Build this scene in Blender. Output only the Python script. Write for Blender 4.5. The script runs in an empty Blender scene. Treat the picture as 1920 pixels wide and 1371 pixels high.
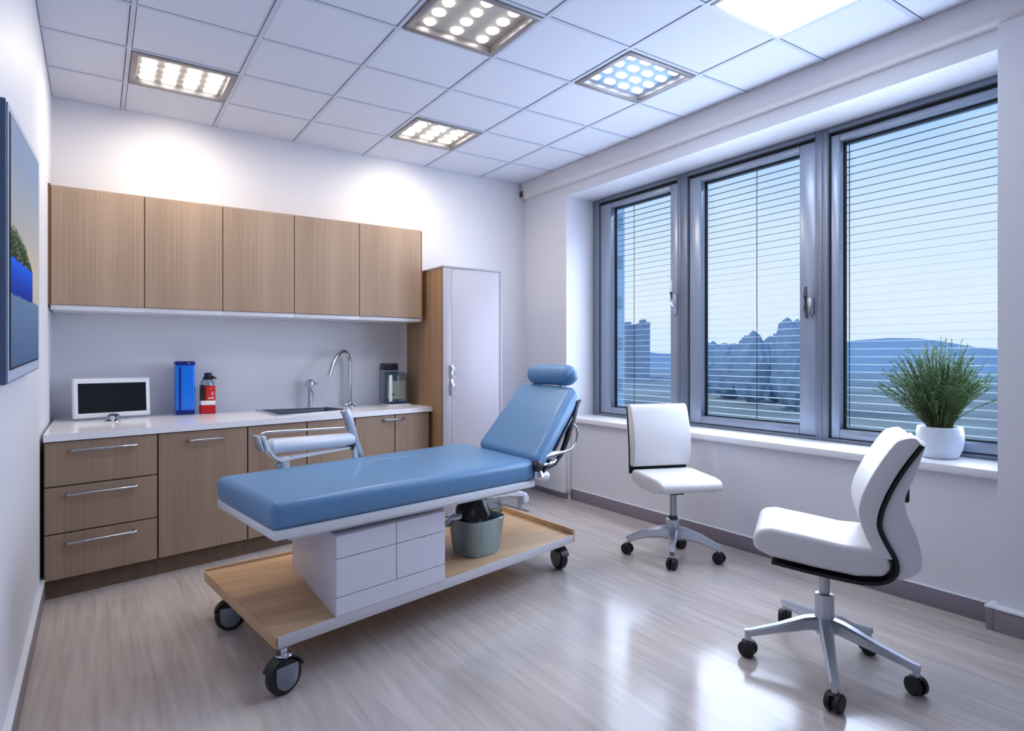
import bpy, bmesh, math, random
from mathutils import Vector, Matrix
random.seed(7)
C = bpy.context.scene.collection
R = math.radians
# ------------------------------------------------------------------ camera model (level camera, 1.25 m up)
F, CX, HY, EYE = 1165.0, 960.0, 670.0, 1.25
YAW = math.atan2(780, 1165)
SN, CS = math.sin(YAW), math.cos(YAW)

def ray(px, py):
    u = (px - CX) / F
    return SN + u * CS, CS - u * SN, (HY - py) / F
def at_t(px, py, t):
    d = ray(px, py); return Vector((d[0] * t, d[1] * t, EYE + d[2] * t))
def at_z(px, py, z): return at_t(px, py, (z - EYE) / ray(px, py)[2])
def at_y(px, py, y): return at_t(px, py, y / ray(px, py)[1])
def at_x(px, py, x): return at_t(px, py, x / ray(px, py)[0])
def at_plane(px, py, p, n):
    d = Vector(ray(px, py)); o = Vector((0, 0, EYE))
    return o + d * ((Vector(p) - o).dot(n) / d.dot(n))
def at_vline(px, py, a, b):
    """pixel -> point on the vertical plane through plan points a, b"""
    n = Vector((-(b[1] - a[1]), b[0] - a[0], 0)).normalized()
    return at_plane(px, py, (a[0], a[1], 0), n)

# ------------------------------------------------------------------ materials
def srgb(r, g, b):
    f = lambda c: c / 12.92 if c <= .04045 else ((c + .055) / 1.055) ** 2.4
    return f(r / 255), f(g / 255), f(b / 255), 1
def new_mat(name):
    m = bpy.data.materials.new(name); m.use_nodes = True
    nt = m.node_tree; return m, nt, nt.nodes['Principled BSDF']
def mat(name, col, rough=.5, metal=0, coat=0, noise=0, nscale=(8, 8, 8), bump=0, spec=.5):
    m, nt, b = new_mat(name)
    c = srgb(*col)
    b.inputs['Base Color'].default_value = c
    b.inputs['Roughness'].default_value = rough
    b.inputs['Metallic'].default_value = metal
    b.inputs['Coat Weight'].default_value = coat
    b.inputs['Specular IOR Level'].default_value = spec
    if noise or bump:
        tc = nt.nodes.new('ShaderNodeTexCoord'); mp = nt.nodes.new('ShaderNodeMapping')
        mp.inputs['Scale'].default_value = nscale
        nz = nt.nodes.new('ShaderNodeTexNoise'); nz.inputs['Scale'].default_value = 1; nz.inputs['Detail'].default_value = 4
        nt.links.new(tc.outputs['Object'], mp.inputs[0]); nt.links.new(mp.outputs[0], nz.inputs['Vector'])
        if noise:
            mx = nt.nodes.new('ShaderNodeMix'); mx.data_type = 'RGBA'
            mx.inputs[6].default_value = [v * (1 - noise) for v in c[:3]] + [1]
            mx.inputs[7].default_value = [min(1, v * (1 + noise)) for v in c[:3]] + [1]
            nt.links.new(nz.outputs['Fac'], mx.inputs[0]); nt.links.new(mx.outputs[2], b.inputs['Base Color'])
        if bump:
            bp = nt.nodes.new('ShaderNodeBump'); bp.inputs['Strength'].default_value = bump; bp.inputs['Distance'].default_value = .002
            nt.links.new(nz.outputs['Fac'], bp.inputs['Height']); nt.links.new(bp.outputs[0], b.inputs['Normal'])
    return m
def wood(name, dark, light, scale, rough=.45, coat=0, bands=(5, 5, .4)):
    """straight-grained veneer: fine streaks + broad bands, stretched along one axis by `scale`"""
    m, nt, b = new_mat(name); L = nt.links.new
    tc = nt.nodes.new('ShaderNodeTexCoord')
    def nz(sc, det):
        mp = nt.nodes.new('ShaderNodeMapping'); mp.inputs['Scale'].default_value = sc
        n = nt.nodes.new('ShaderNodeTexNoise'); n.inputs['Scale'].default_value = 1; n.inputs['Detail'].default_value = det
        L(tc.outputs['Object'], mp.inputs[0]); L(mp.outputs[0], n.inputs['Vector']); return n
    a, c = nz(scale, 5), nz(bands, 2)
    md = nt.nodes.new('ShaderNodeMath'); md.operation = 'MULTIPLY_ADD'; md.inputs[1].default_value = .5
    md2 = nt.nodes.new('ShaderNodeMath'); md2.operation = 'MULTIPLY'; md2.inputs[1].default_value = .5
    L(c.outputs['Fac'], md2.inputs[0]); L(a.outputs['Fac'], md.inputs[0]); L(md2.outputs[0], md.inputs[2])
    rp = nt.nodes.new('ShaderNodeValToRGB')
    rp.color_ramp.elements[0].position = .33; rp.color_ramp.elements[0].color = srgb(*dark)
    rp.color_ramp.elements[1].position = .67; rp.color_ramp.elements[1].color = srgb(*light)
    L(md.outputs[0], rp.inputs[0]); L(rp.outputs[0], b.inputs['Base Color'])
    b.inputs['Roughness'].default_value = rough; b.inputs['Coat Weight'].default_value = coat
    b.inputs['Specular IOR Level'].default_value = .3
    return m
def emit(name, col, s):
    m, nt, b = new_mat(name)
    b.inputs['Base Color'].default_value = srgb(*col)
    b.inputs['Emission Color'].default_value = srgb(*col); b.inputs['Emission Strength'].default_value = s
    return m
def clear(name, tint, gloss=.08, rough=.02):
    m, nt, b = new_mat(name); nt.nodes.remove(b)
    t = nt.nodes.new('ShaderNodeBsdfTransparent'); t.inputs[0].default_value = srgb(*tint)
    g = nt.nodes.new('ShaderNodeBsdfGlossy'); g.inputs['Roughness'].default_value = rough
    fr = nt.nodes.new('ShaderNodeLayerWeight')
    pw = nt.nodes.new('ShaderNodeMath'); pw.operation = 'POWER'; pw.inputs[1].default_value = 5
    ad = nt.nodes.new('ShaderNodeMath'); ad.operation = 'MULTIPLY_ADD'; ad.inputs[1].default_value = .5; ad.inputs[2].default_value = gloss; ad.use_clamp = True
    mx = nt.nodes.new('ShaderNodeMixShader'); o = nt.nodes['Material Output']
    nt.links.new(fr.outputs['Facing'], pw.inputs[0]); nt.links.new(pw.outputs[0], ad.inputs[0]); nt.links.new(ad.outputs[0], mx.inputs[0])
    nt.links.new(t.outputs[0], mx.inputs[1]); nt.links.new(g.outputs[0], mx.inputs[2]); nt.links.new(mx.outputs[0], o.inputs[0])
    return m

M = {
 'wall': mat('wall_paint', (217, 218, 226), .55, noise=.015, nscale=(2, 2, 2)),
 'slat_shade': mat('blind_slat_painted_shade', (58, 66, 84), .6),  # dark underside colour paints in the shade below each slat
 'basin': mat('sink_basin', (104, 108, 118), .3, .7),
 'reveal': mat('reveal_paint', (228, 230, 238), .5),
 'tile': mat('ceiling_tile', (214, 219, 232), .75, noise=.02, nscale=(60, 60, 60)),
 'tbar': mat('ceiling_bar', (196, 203, 220), .4),
 'tback': mat('ceiling_gap', (60, 64, 78), .8),
 'beam': mat('beam_paint', (216, 214, 218), .5),
 'skirt': mat('skirting', (138, 130, 142), .4),
 'skirtcap': mat('skirting_cap', (226, 230, 240), .35),
 'cab': wood('cabinet_veneer', (152, 131, 114), (180, 158, 140), (110, 110, 1.3), .42),
 'base': wood('base_veneer', (146, 124, 107), (170, 147, 129), (110, 110, 1.3), .42),
 'side': wood('side_veneer', (150, 118, 92), (182, 150, 120), (60, 60, 1.2), .42),
 'edge': mat('veneer_edge', (120, 86, 64), .5),
 'carcass': mat('carcass_dark', (40, 36, 36), .6),
 'plinth': wood('plinth_veneer', (104, 84, 70), (124, 102, 86), (1.5, 90, 60), .5),
 'white': mat('white_laminate', (232, 233, 238), .28),
 'counter': mat('white_counter', (236, 236, 242), .2, coat=.2),
 'lilac': mat('pale_lilac_laminate', (188, 182, 191), .38),
 'lilac2': mat('lilac_edge', (174, 168, 176), .4),
 'pedestal': mat('pedestal_white', (218, 216, 228), .35),
 'deck': wood('pale_birch', (188, 152, 116), (216, 184, 148), (2.2, 26, 40), .4, bands=(.6, 5, 5)),
 'deckedge': mat('pale_edge', (206, 202, 208), .4),
 'blue': mat('blue_vinyl', (98, 142, 184), .42, coat=.12, bump=.06, nscale=(300, 300, 300)),
 'frame_w': mat('white_enamel', (226, 228, 234), .3),
 'chrome': mat('chrome', (205, 210, 216), .13, 1),
 'steel': mat('brushed_steel', (178, 182, 190), .28, 1, noise=.06, nscale=(6, 6, 60)),
 'silver': mat('silver_paint', (196, 202, 212), .3, .75),
 'dark': mat('dark_metal', (66, 66, 76), .35, .5),
 'black': mat('black_plastic', (22, 23, 28), .35),
 'rubber': mat('black_rubber', (26, 27, 32), .45),
 'plate': mat('caster_cover', (128, 134, 146), .3, .4),
 'leather': mat('white_leatherette', (222, 220, 222), .42, coat=.05, bump=.05, nscale=(220, 220, 220)),
 'shell': mat('white_shell', (222, 221, 226), .35),
 'alu': mat('grey_aluminium', (126, 134, 150), .35, .35),
 'alul': mat('light_aluminium', (156, 166, 184), .3, .35),
 'gasket': mat('gasket', (16, 18, 26), .5),
 'slat': mat('blind_slat', (226, 230, 236), .4),
 'cordm': mat('blind_cord', (50, 56, 66), .6),
 'screen': mat('black_screen', (24, 27, 34), .12),
 'bluebox': mat('blue_plastic', (0, 122, 232), .25, coat=.3),
 'bluedark': mat('navy_plastic', (8, 30, 120), .3),
 'red': mat('red_plastic', (190, 22, 32), .35),
 'labelred': mat('red_label', (206, 34, 30), .4),
 'maroon': mat('dark_liquid', (52, 10, 14), .3),
 'wht': mat('white_print', (240, 240, 240), .5),
 'clearp': clear('clear_plastic', (214, 228, 232), .12),
 'glass': clear('window_glass', (244, 249, 252), .02, .3),
 'diffus': clear('light_cover', (250, 250, 250), .008, .35),
 'greyp': mat('grey_device', (136, 150, 166), .35, noise=.2, nscale=(80, 80, 80)),
 'cream': mat('cream_panel', (212, 208, 192), .4),
 'pot': mat('pale_pot', (214, 224, 238), .35),
 'soil': mat('soil', (52, 40, 32), .9, noise=.4, nscale=(60, 60, 60)),
 'leaf': mat('needle_green', (70, 112, 54), .55, noise=.5, nscale=(25, 25, 12)),
 'stem': mat('twig', (88, 92, 50), .6),
 'bag': mat('black_bag', (16, 18, 20), .28, noise=.4, nscale=(20, 20, 20)),
 'bucketm': mat('bucket_steel', (158, 184, 198), .16, .6, noise=.4, nscale=(22, 22, 1.5)),
 'picframe': mat('slate_frame', (82, 100, 130), .35),
 'picmat': mat('pale_mount', (176, 188, 208), .4),
 'fixture': mat('fixture_frame', (150, 146, 148), .35, .4),
 'fixturein': mat('fixture_reflector', (186, 178, 172), .5),
 'fixtureblue': mat('fixture_reflector_cool', (140, 172, 210), .5),
 'rad': mat('radiator_white', (232, 232, 236), .35),
 'sensor': mat('brown_plastic', (84, 74, 70), .5),
 'bldg': mat('hazy_building', (122, 148, 180), .8, noise=.1, nscale=(.3, .3, .3)),  # distance haze is put into this bluish colour
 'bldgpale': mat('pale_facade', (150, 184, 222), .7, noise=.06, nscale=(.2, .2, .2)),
 'tree': mat('hazy_tree', (112, 142, 174), .9, noise=.35, nscale=(1.2, 1.2, 1.2)),  # blue haze painted into the tree tone
 'hill': mat('hazy_hill', (128, 160, 192), .9, noise=.12, nscale=(.02, .02, .02)),  # ridge colour has the far haze painted in
}
# ------------------------------------------------------------------ mesh builder
ORG = {}
class MB:
    def __init__(s): s.v = []; s.f = []
    def add(s, vs, fs):
        b = len(s.v); s.v += [Vector(p) for p in vs]; s.f += [tuple(i + b for i in f) for f in fs]; return s
    def hexa(s, b4, t4):
        return s.add(list(b4) + list(t4), [(3, 2, 1, 0), (4, 5, 6, 7), (0, 1, 5, 4), (1, 2, 6, 5), (2, 3, 7, 6), (3, 0, 4, 7)])
    def box(s, x0, x1, y0, y1, z0, z1):
        q = [(x0, y0), (x1, y0), (x1, y1), (x0, y1)]
        return s.hexa([(x, y, z0) for x, y in q], [(x, y, z1) for x, y in q])
    def quadprism(s, q, z0, z1):
        return s.hexa([(p[0], p[1], z0) for p in q], [(p[0], p[1], z1) for p in q])
    def slab(s, q, off):
        q = [Vector(p) for p in q]; return s.hexa([p + Vector(off) for p in q], q)
    def obox(s, c, ax, ay, az, hx, hy, hz):
        c, ax, ay, az = Vector(c), Vector(ax).normalized(), Vector(ay).normalized(), Vector(az).normalized()
        q = [(-1, -1), (1, -1), (1, 1), (-1, 1)]
        P = lambda a, b, k: c + ax * hx * a + ay * hy * b + az * hz * k
        return s.hexa([P(a, b, -1) for a, b in q], [P(a, b, 1) for a, b in q])
    def prism(s, poly, fn, w0, w1):
        """poly of 2-D points, fn(u, v, w) -> 3-D"""
        n = len(poly)
        vs = [fn(u, v, w0) for u, v in poly] + [fn(u, v, w1) for u, v in poly]
        fs = [tuple(range(n))[::-1], tuple(range(n, 2 * n))] + [(i, (i + 1) % n, n + (i + 1) % n, n + i) for i in range(n)]
        return s.add(vs, fs)
    def tube(s, pts, r, n=12, cap=True):
        pts = [Vector(p) for p in pts]; rs = r if isinstance(r, (list, tuple)) else [r] * len(pts)
        T = [(pts[min(i + 1, len(pts) - 1)] - pts[max(i - 1, 0)]).normalized() for i in range(len(pts))]
        up = Vector((0, 0, 1)) if abs(T[0].z) < .9 else Vector((1, 0, 0))
        N = (up - T[0] * up.dot(T[0])).normalized(); vs = []
        for p, t, rr in zip(pts, T, rs):
            N = (N - t * N.dot(t)).normalized(); B = t.cross(N)
            vs += [p + (N * math.cos(k * 2 * math.pi / n) + B * math.sin(k * 2 * math.pi / n)) * rr for k in range(n)]
        fs = [(i * n + k, i * n + (k + 1) % n, (i + 1) * n + (k + 1) % n, (i + 1) * n + k) for i in range(len(pts) - 1) for k in range(n)]
        if cap: fs += [tuple(range(n))[::-1], tuple(range((len(pts) - 1) * n, len(pts) * n))]
        return s.add(vs, fs)
    def beam(s, pts, ws, hs):
        """rectangular section (chamfered) swept along pts, width horizontal, height vertical"""
        pts = [Vector(p) for p in pts]; vs = []
        for i, p in enumerate(pts):
            t = (pts[min(i + 1, len(pts) - 1)] - pts[max(i - 1, 0)]).normalized()
            sd = Vector((t.y, -t.x, 0)).normalized(); up = sd.cross(t)
            w, h = ws[i] / 2, hs[i] / 2; c = .35
            for a, b in ((-1, -1 + c), (-1, 1 - c), (-1 + c, 1), (1 - c, 1), (1, 1 - c), (1, -1 + c), (1 - c, -1), (-1 + c, -1)):
                vs.append(p + sd * w * a + up * h * b)
        n = 8
        fs = [(i * n + k, i * n + (k + 1) % n, (i + 1) * n + (k + 1) % n, (i + 1) * n + k) for i in range(len(pts) - 1) for k in range(n)]
        fs += [tuple(range(n))[::-1], tuple(range((len(pts) - 1) * n, len(pts) * n))]
        return s.add(vs, fs)
    def lathe(s, prof, c, axis=(0, 0, 1), n=28):
        """prof: [(r, h)] turned about axis through c; r=0 ends close to a point"""
        ax = Vector(axis).normalized(); c = Vector(c)
        u = ax.orthogonal().normalized(); w = ax.cross(u); vs = []; fs = []
        for r, h in prof:
            r = max(r, 1e-5)
            vs += [c + ax * h + (u * math.cos(k * 2 * math.pi / n) + w * math.sin(k * 2 * math.pi / n)) * r for k in range(n)]
        fs = [(i * n + k, i * n + (k + 1) % n, (i + 1) * n + (k + 1) % n, (i + 1) * n + k) for i in range(len(prof) - 1) for k in range(n)]
        fs += [tuple(range(n))[::-1], tuple(range((len(prof) - 1) * n, len(prof) * n))]
        return s.add(vs, fs)
    def build(s, name, m, parent=None, bevel=0, seg=2, smooth=35, subsurf=0):
        o0 = ORG.get(parent.name, Vector()) if parent else Vector()
        me = bpy.data.meshes.new(name)
        me.from_pydata([p - o0 for p in s.v], [], s.f)
        bm = bmesh.new(); bm.from_mesh(me)
        bmesh.ops.recalc_face_normals(bm, faces=bm.faces)
        if bevel:
            es = [e for e in bm.edges if len(e.link_faces) == 2 and e.calc_face_angle(0) > R(28)]
            bmesh.ops.bevel(bm, geom=es, offset=bevel, segments=seg, profile=.5, affect='EDGES', clamp_overlap=True)
        bm.to_mesh(me); bm.free()
        for p in me.polygons: p.use_smooth = True
        me.set_sharp_from_angle(angle=R(smooth))
        me.materials.append(m if not isinstance(m, str) else M[m])
        o = bpy.data.objects.new(name, me); C.objects.link(o)
        if parent: o.parent = parent; ORG[o.name] = o0
        if subsurf:
            md = o.modifiers.new('s', 'SUBSURF'); md.levels = md.render_levels = subsurf
        return o
def tag(o, label, cat, group=None, kind=None):
    if label: o['label'] = label
    if cat: o['category'] = cat
    if group: o['group'] = group
    if kind: o['kind'] = kind
    return o
def thing(name, label, cat, loc, group=None, kind=None):
    o = bpy.data.objects.new(name, None); C.objects.link(o); o.empty_display_size = .1
    o.location = loc; ORG[o.name] = Vector(loc)
    return tag(o, label, cat, group, kind)
def struct(o): o['kind'] = 'structure'; return o

# ------------------------------------------------------------------ room dimensions
XL, XR, YB, YF, ZC = -.237, 3.49, 4.98, -1.3, 2.93
XW, YJ, YP, ZS, ZH = 3.80, 4.34, 1.135, .725, 2.685      # window plane, jamb, pier, sill top, window head
XO = 4.02
# floor with procedural planks
m, nt, b = new_mat('plank_floor'); L = nt.links.new
tc = nt.nodes.new('ShaderNodeTexCoord')
def nznode(sc, det, rot=0):
    mp = nt.nodes.new('ShaderNodeMapping'); mp.inputs['Scale'].default_value = sc
    n = nt.nodes.new('ShaderNodeTexNoise'); n.inputs['Scale'].default_value = 1; n.inputs['Detail'].default_value = det
    n.inputs['Distortion'].default_value = .6
    L(tc.outputs['Object'], mp.inputs[0]); L(mp.outputs[0], n.inputs['Vector']); return n
g1, g2 = nznode((34, 2.2, 1), 6), nznode((6, .7, 1), 3)
br = nt.nodes.new('ShaderNodeTexBrick'); mp = nt.nodes.new('ShaderNodeMapping'); mp.inputs['Rotation'].default_value = (0, 0, R(90))
L(tc.outputs['Object'], mp.inputs[0]); L(mp.outputs[0], br.inputs['Vector'])
br.inputs['Scale'].default_value = 1; br.inputs['Brick Width'].default_value = 1.6; br.inputs['Row Height'].default_value = .19
br.inputs['Mortar Size'].default_value = .0012; br.offset = .37
br.inputs['Color1'].default_value = (.42, .42, .42, 1); br.inputs['Color2'].default_value = (.58, .58, .58, 1); br.inputs['Mortar'].default_value = (.1, .1, .1, 1)
def mth(op, a, bb, c=None):
    n = nt.nodes.new('ShaderNodeMath'); n.operation = op
    for i, x in enumerate((a, bb, c)):
        if x is None: continue
        if hasattr(x, 'is_output'): L(x, n.inputs[i])
        else: n.inputs[i].default_value = x
    return n.outputs[0]
s1 = mth('MULTIPLY', g1.outputs['Fac'], .5)
s2 = mth('MULTIPLY_ADD', g2.outputs['Fac'], .3, s1)
s3 = mth('MULTIPLY_ADD', br.outputs['Color'], .2, s2)
rp = nt.nodes.new('ShaderNodeValToRGB'); e = rp.color_ramp.elements
e[0].position = .34; e[0].color = srgb(176, 167, 163); e[1].position = .66; e[1].color = srgb(207, 198, 194)
L(s3, rp.inputs[0]); L(rp.outputs[0], b.inputs['Base Color'])
rr = mth('MULTIPLY_ADD', g2.outputs['Fac'], .1, .1); L(rr, b.inputs['Roughness'])
b.inputs['Specular IOR Level'].default_value = .65
M['floor'] = m
struct(MB().box(XL - .2, XO, YF - .2, YB + .2, -.1, 0).build('floor', 'floor'))
struct(MB().box(XL - .2, XL, YF - .2, YB + .2, 0, ZC + .1).build('wall_left', 'wall'))
struct(MB().box(XL, XO, YB, YB + .2, 0, ZC + .1).build('wall_back', 'wall'))
struct(MB().box(XL, XO, YF - .2, YF, 0, ZC + .1).build('wall_front', 'wall'))
w = MB()
w.box(XR, XO, YJ, YB, 0, ZC + .1); w.box(XR, XO, YP, YJ, 0, ZS - .04); w.box(XR, XO, YP, YJ, ZH, ZC + .1)
struct(w.build('wall_right', 'wall'))
struct(MB().box(3.455, XO, YF, YP, 0, ZC + .1).build('trim_1', 'wall'))                  # the pier beside the window
struct(MB().box(3.455, XW + .02, YP, YJ + .04, ZS - .042, ZS).build('trim_2', 'white', bevel=.006))   # window board
# beam along the window wall
prof = [(3.43, ZC + .05), (3.43, 2.825), (3.434, 2.805), (3.446, 2.79), (3.462, 2.783), (3.50, 2.775), (3.50, ZC + .05)]
struct(MB().prism(prof, lambda u, v, w_: (u, w_, v), YF, YB - .012).build('trim_3', 'beam'))
# skirting
def skirting(name, boxes, caps):
    o = MB()
    for a in boxes: o.box(*a)
    o = struct(o.build(name, 'skirt', bevel=.003))
    if caps:
        c = MB()
        for a in caps: c.box(*a)
        c.build('skirting_cap', 'skirtcap', o, bevel=.002)
    return o
skirting('baseboard_right', [(XR - .014, XR, YP + .02, 4.25, 0, .092)], [(XR - .016, XR, YP + .02, 4.25, .0925, .1)])
skirting('baseboard_front', [(3.405, 3.455, YF, YP, 0, .1), (3.405, 3.49, YP, YP + .03, 0, .1)], [(3.4, 3.455, YF, YP, .1005, .112), (3.4, 3.49, YP, YP + .034, .1005, .112)])
skirting('baseboard_left', [(XL, XL + .02, YF, 4.0, 0, .108)], [(XL, XL + .022, YF, 4.0, .1085, .118)])
skirting('baseboard_back', [(2.83, XR - .02, YB - .014, YB, 0, .092)], None)

# ------------------------------------------------------------------ ceiling: tiles between bars
GX = [-.984, -.417, .15, .717, 1.284, 1.851, 2.418, 2.985, 3.552]
GY = [YB - .505 * k for k in range(0, 14)]
GXc = [XL] + [x for x in GX if XL + .05 < x < 3.43] + [3.44]
panels = {'a': (2, 1), 'b': (4, 4), 'c': (6, 4), 'd': (5, 1), 'e': (6, 6)}   # cell column, row from the back wall
cells = set()
for (i, j) in panels.values(): cells.add((i, j))
ceil = struct(MB().box(XL, XO, YF, YB, ZC + .09, ZC + .12).build('ceiling', 'tback'))
tl = MB(); tb = MB()
g, hb = .0035, .011
cols = list(zip(GXc[:-1], GXc[1:]))
for ci, (x0, x1) in enumerate(cols):
    for rj in range(len(GY) - 1):
        y1, y0 = GY[rj], GY[rj + 1]
        if (ci + 1, rj) in cells: continue
        if y1 < YF: continue
        tl.box(x0 + (hb + g if ci else .003), x1 - (hb + g), max(y0, YF) + hb + g, y1 - (hb + g if rj else .003), ZC + .004, ZC + .016)
for x in GXc[1:-1]: tb.box(x - hb, x + hb, YF, YB, ZC - .001, ZC + .02)
for y in GY[1:]:
    if y > YF: tb.box(XL, 3.44, y - hb, y + hb, ZC + .0005, ZC + .02)
tl.build('ceiling_tile_field', 'tile', ceil); tb.build('ceiling_grid', 'tbar', ceil)

def ceiling_light(key, label, nx, ny, shape, tint, strength, inner):
    ci, rj = panels[key]; x0, x1 = cols[ci - 1]; y1, y0 = GY[rj], GY[rj + 1]
    x0 += .014; x1 -= .014; y0 += .014; y1 -= .014
    t = thing('ceiling_light', label, 'ceiling light', ((x0 + x1) / 2, (y0 + y1) / 2, ZC), 'recessed ceiling lights')
    fr = MB(); w_ = .035 if key != 'e' else .02
    z0, z1 = ZC - .008, ZC + .05
    fr.box(x0, x1, y0, y0 + w_, z0, z1).box(x0, x1, y1 - w_, y1, z0, z1).box(x0, x0 + w_, y0 + w_, y1 - w_, z0, z1).box(x1 - w_, x1, y0 + w_, y1 - w_, z0, z1)
    fr.build('light_frame', 'fixture' if key != 'e' else 'frame_w', t, bevel=.004)
    a0, a1, b0, b1 = x0 + w_, x1 - w_, y0 + w_, y1 - w_
    if nx == 0:
        MB().box(a0, a1, b0, b1, ZC + .004, ZC + .03).build('diffuser', emit('panel_glow', (244, 250, 255), strength), t); return t
    MB().box(a0, a1, b0, b1, ZC + .03, ZC + .04).build('reflector', inner, t)
    em = emit('lamp_glow_' + key, tint, strength)
    px, py = (a1 - a0) / nx, (b1 - b0) / ny; first = None
    for i in range(nx):
        for j in range(ny):
            cx, cy = a0 + px * (i + .5), b0 + py * (j + .5)
            jx = random.uniform(.9, 1.08)
            lm = MB()
            if shape == 'round': lm.lathe([(.0, -.012), (px * .15, -.011), (px * .21 * jx, -.004), (px * .21 * jx, 0)], (cx, cy, ZC + .03), n=20)
            else: lm.box(cx - px * shape[0] * jx, cx + px * shape[0] * jx, cy - py * shape[1], cy + py * shape[1], ZC + .018, ZC + .03)
            lm.build('lamp', em, t, bevel=0 if shape == 'round' else .006)
    MB().box(a0, a1, b0, b1, ZC - .001, ZC + .001).build('diffuser', 'diffus', t)
    return t
ceiling_light('a', 'recessed ceiling light with rows of stubby bright strips, above the left wall cabinets', 4, 5, (.34, .27), (255, 252, 244), 7, 'fixturein')
ceiling_light('b', 'square ceiling light with round glowing lamps in a grey reflector', 3, 4, 'round', (255, 250, 240), 9, 'fixturein')
ceiling_light('c', 'ceiling light with blue tinted reflector and small white lamps, nearest the windows', 4, 4, (.27, .19), (240, 248, 255), 9, 'fixtureblue')
ceiling_light('d', 'small warm ceiling light above the tall cabinet, closest to the back wall', 3, 4, (.31, .25), (255, 248, 232), 8, 'fixturein')
ceiling_light('e', 'plain glowing white square ceiling panel at the top edge of the view', 0, 0, None, None, 4, None)

# small bracket at the beam end
p = at_y(979, 366, YB)
sb = thing('sensor', 'tiny brown sensor box on the back wall at the end of the white beam', 'sensor', p)
MB().box(p.x - .03, p.x + .03, YB - .05, YB, p.z - .028, p.z + .028).build('sensor_body', 'sensor', sb, bevel=.004)
MB().lathe([(.012, 0), (.014, .006), (.0, .01)], (p.x, YB - .05, p.z), (0, -1, 0), 14).build('sensor_lens', 'black', sb)

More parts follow.
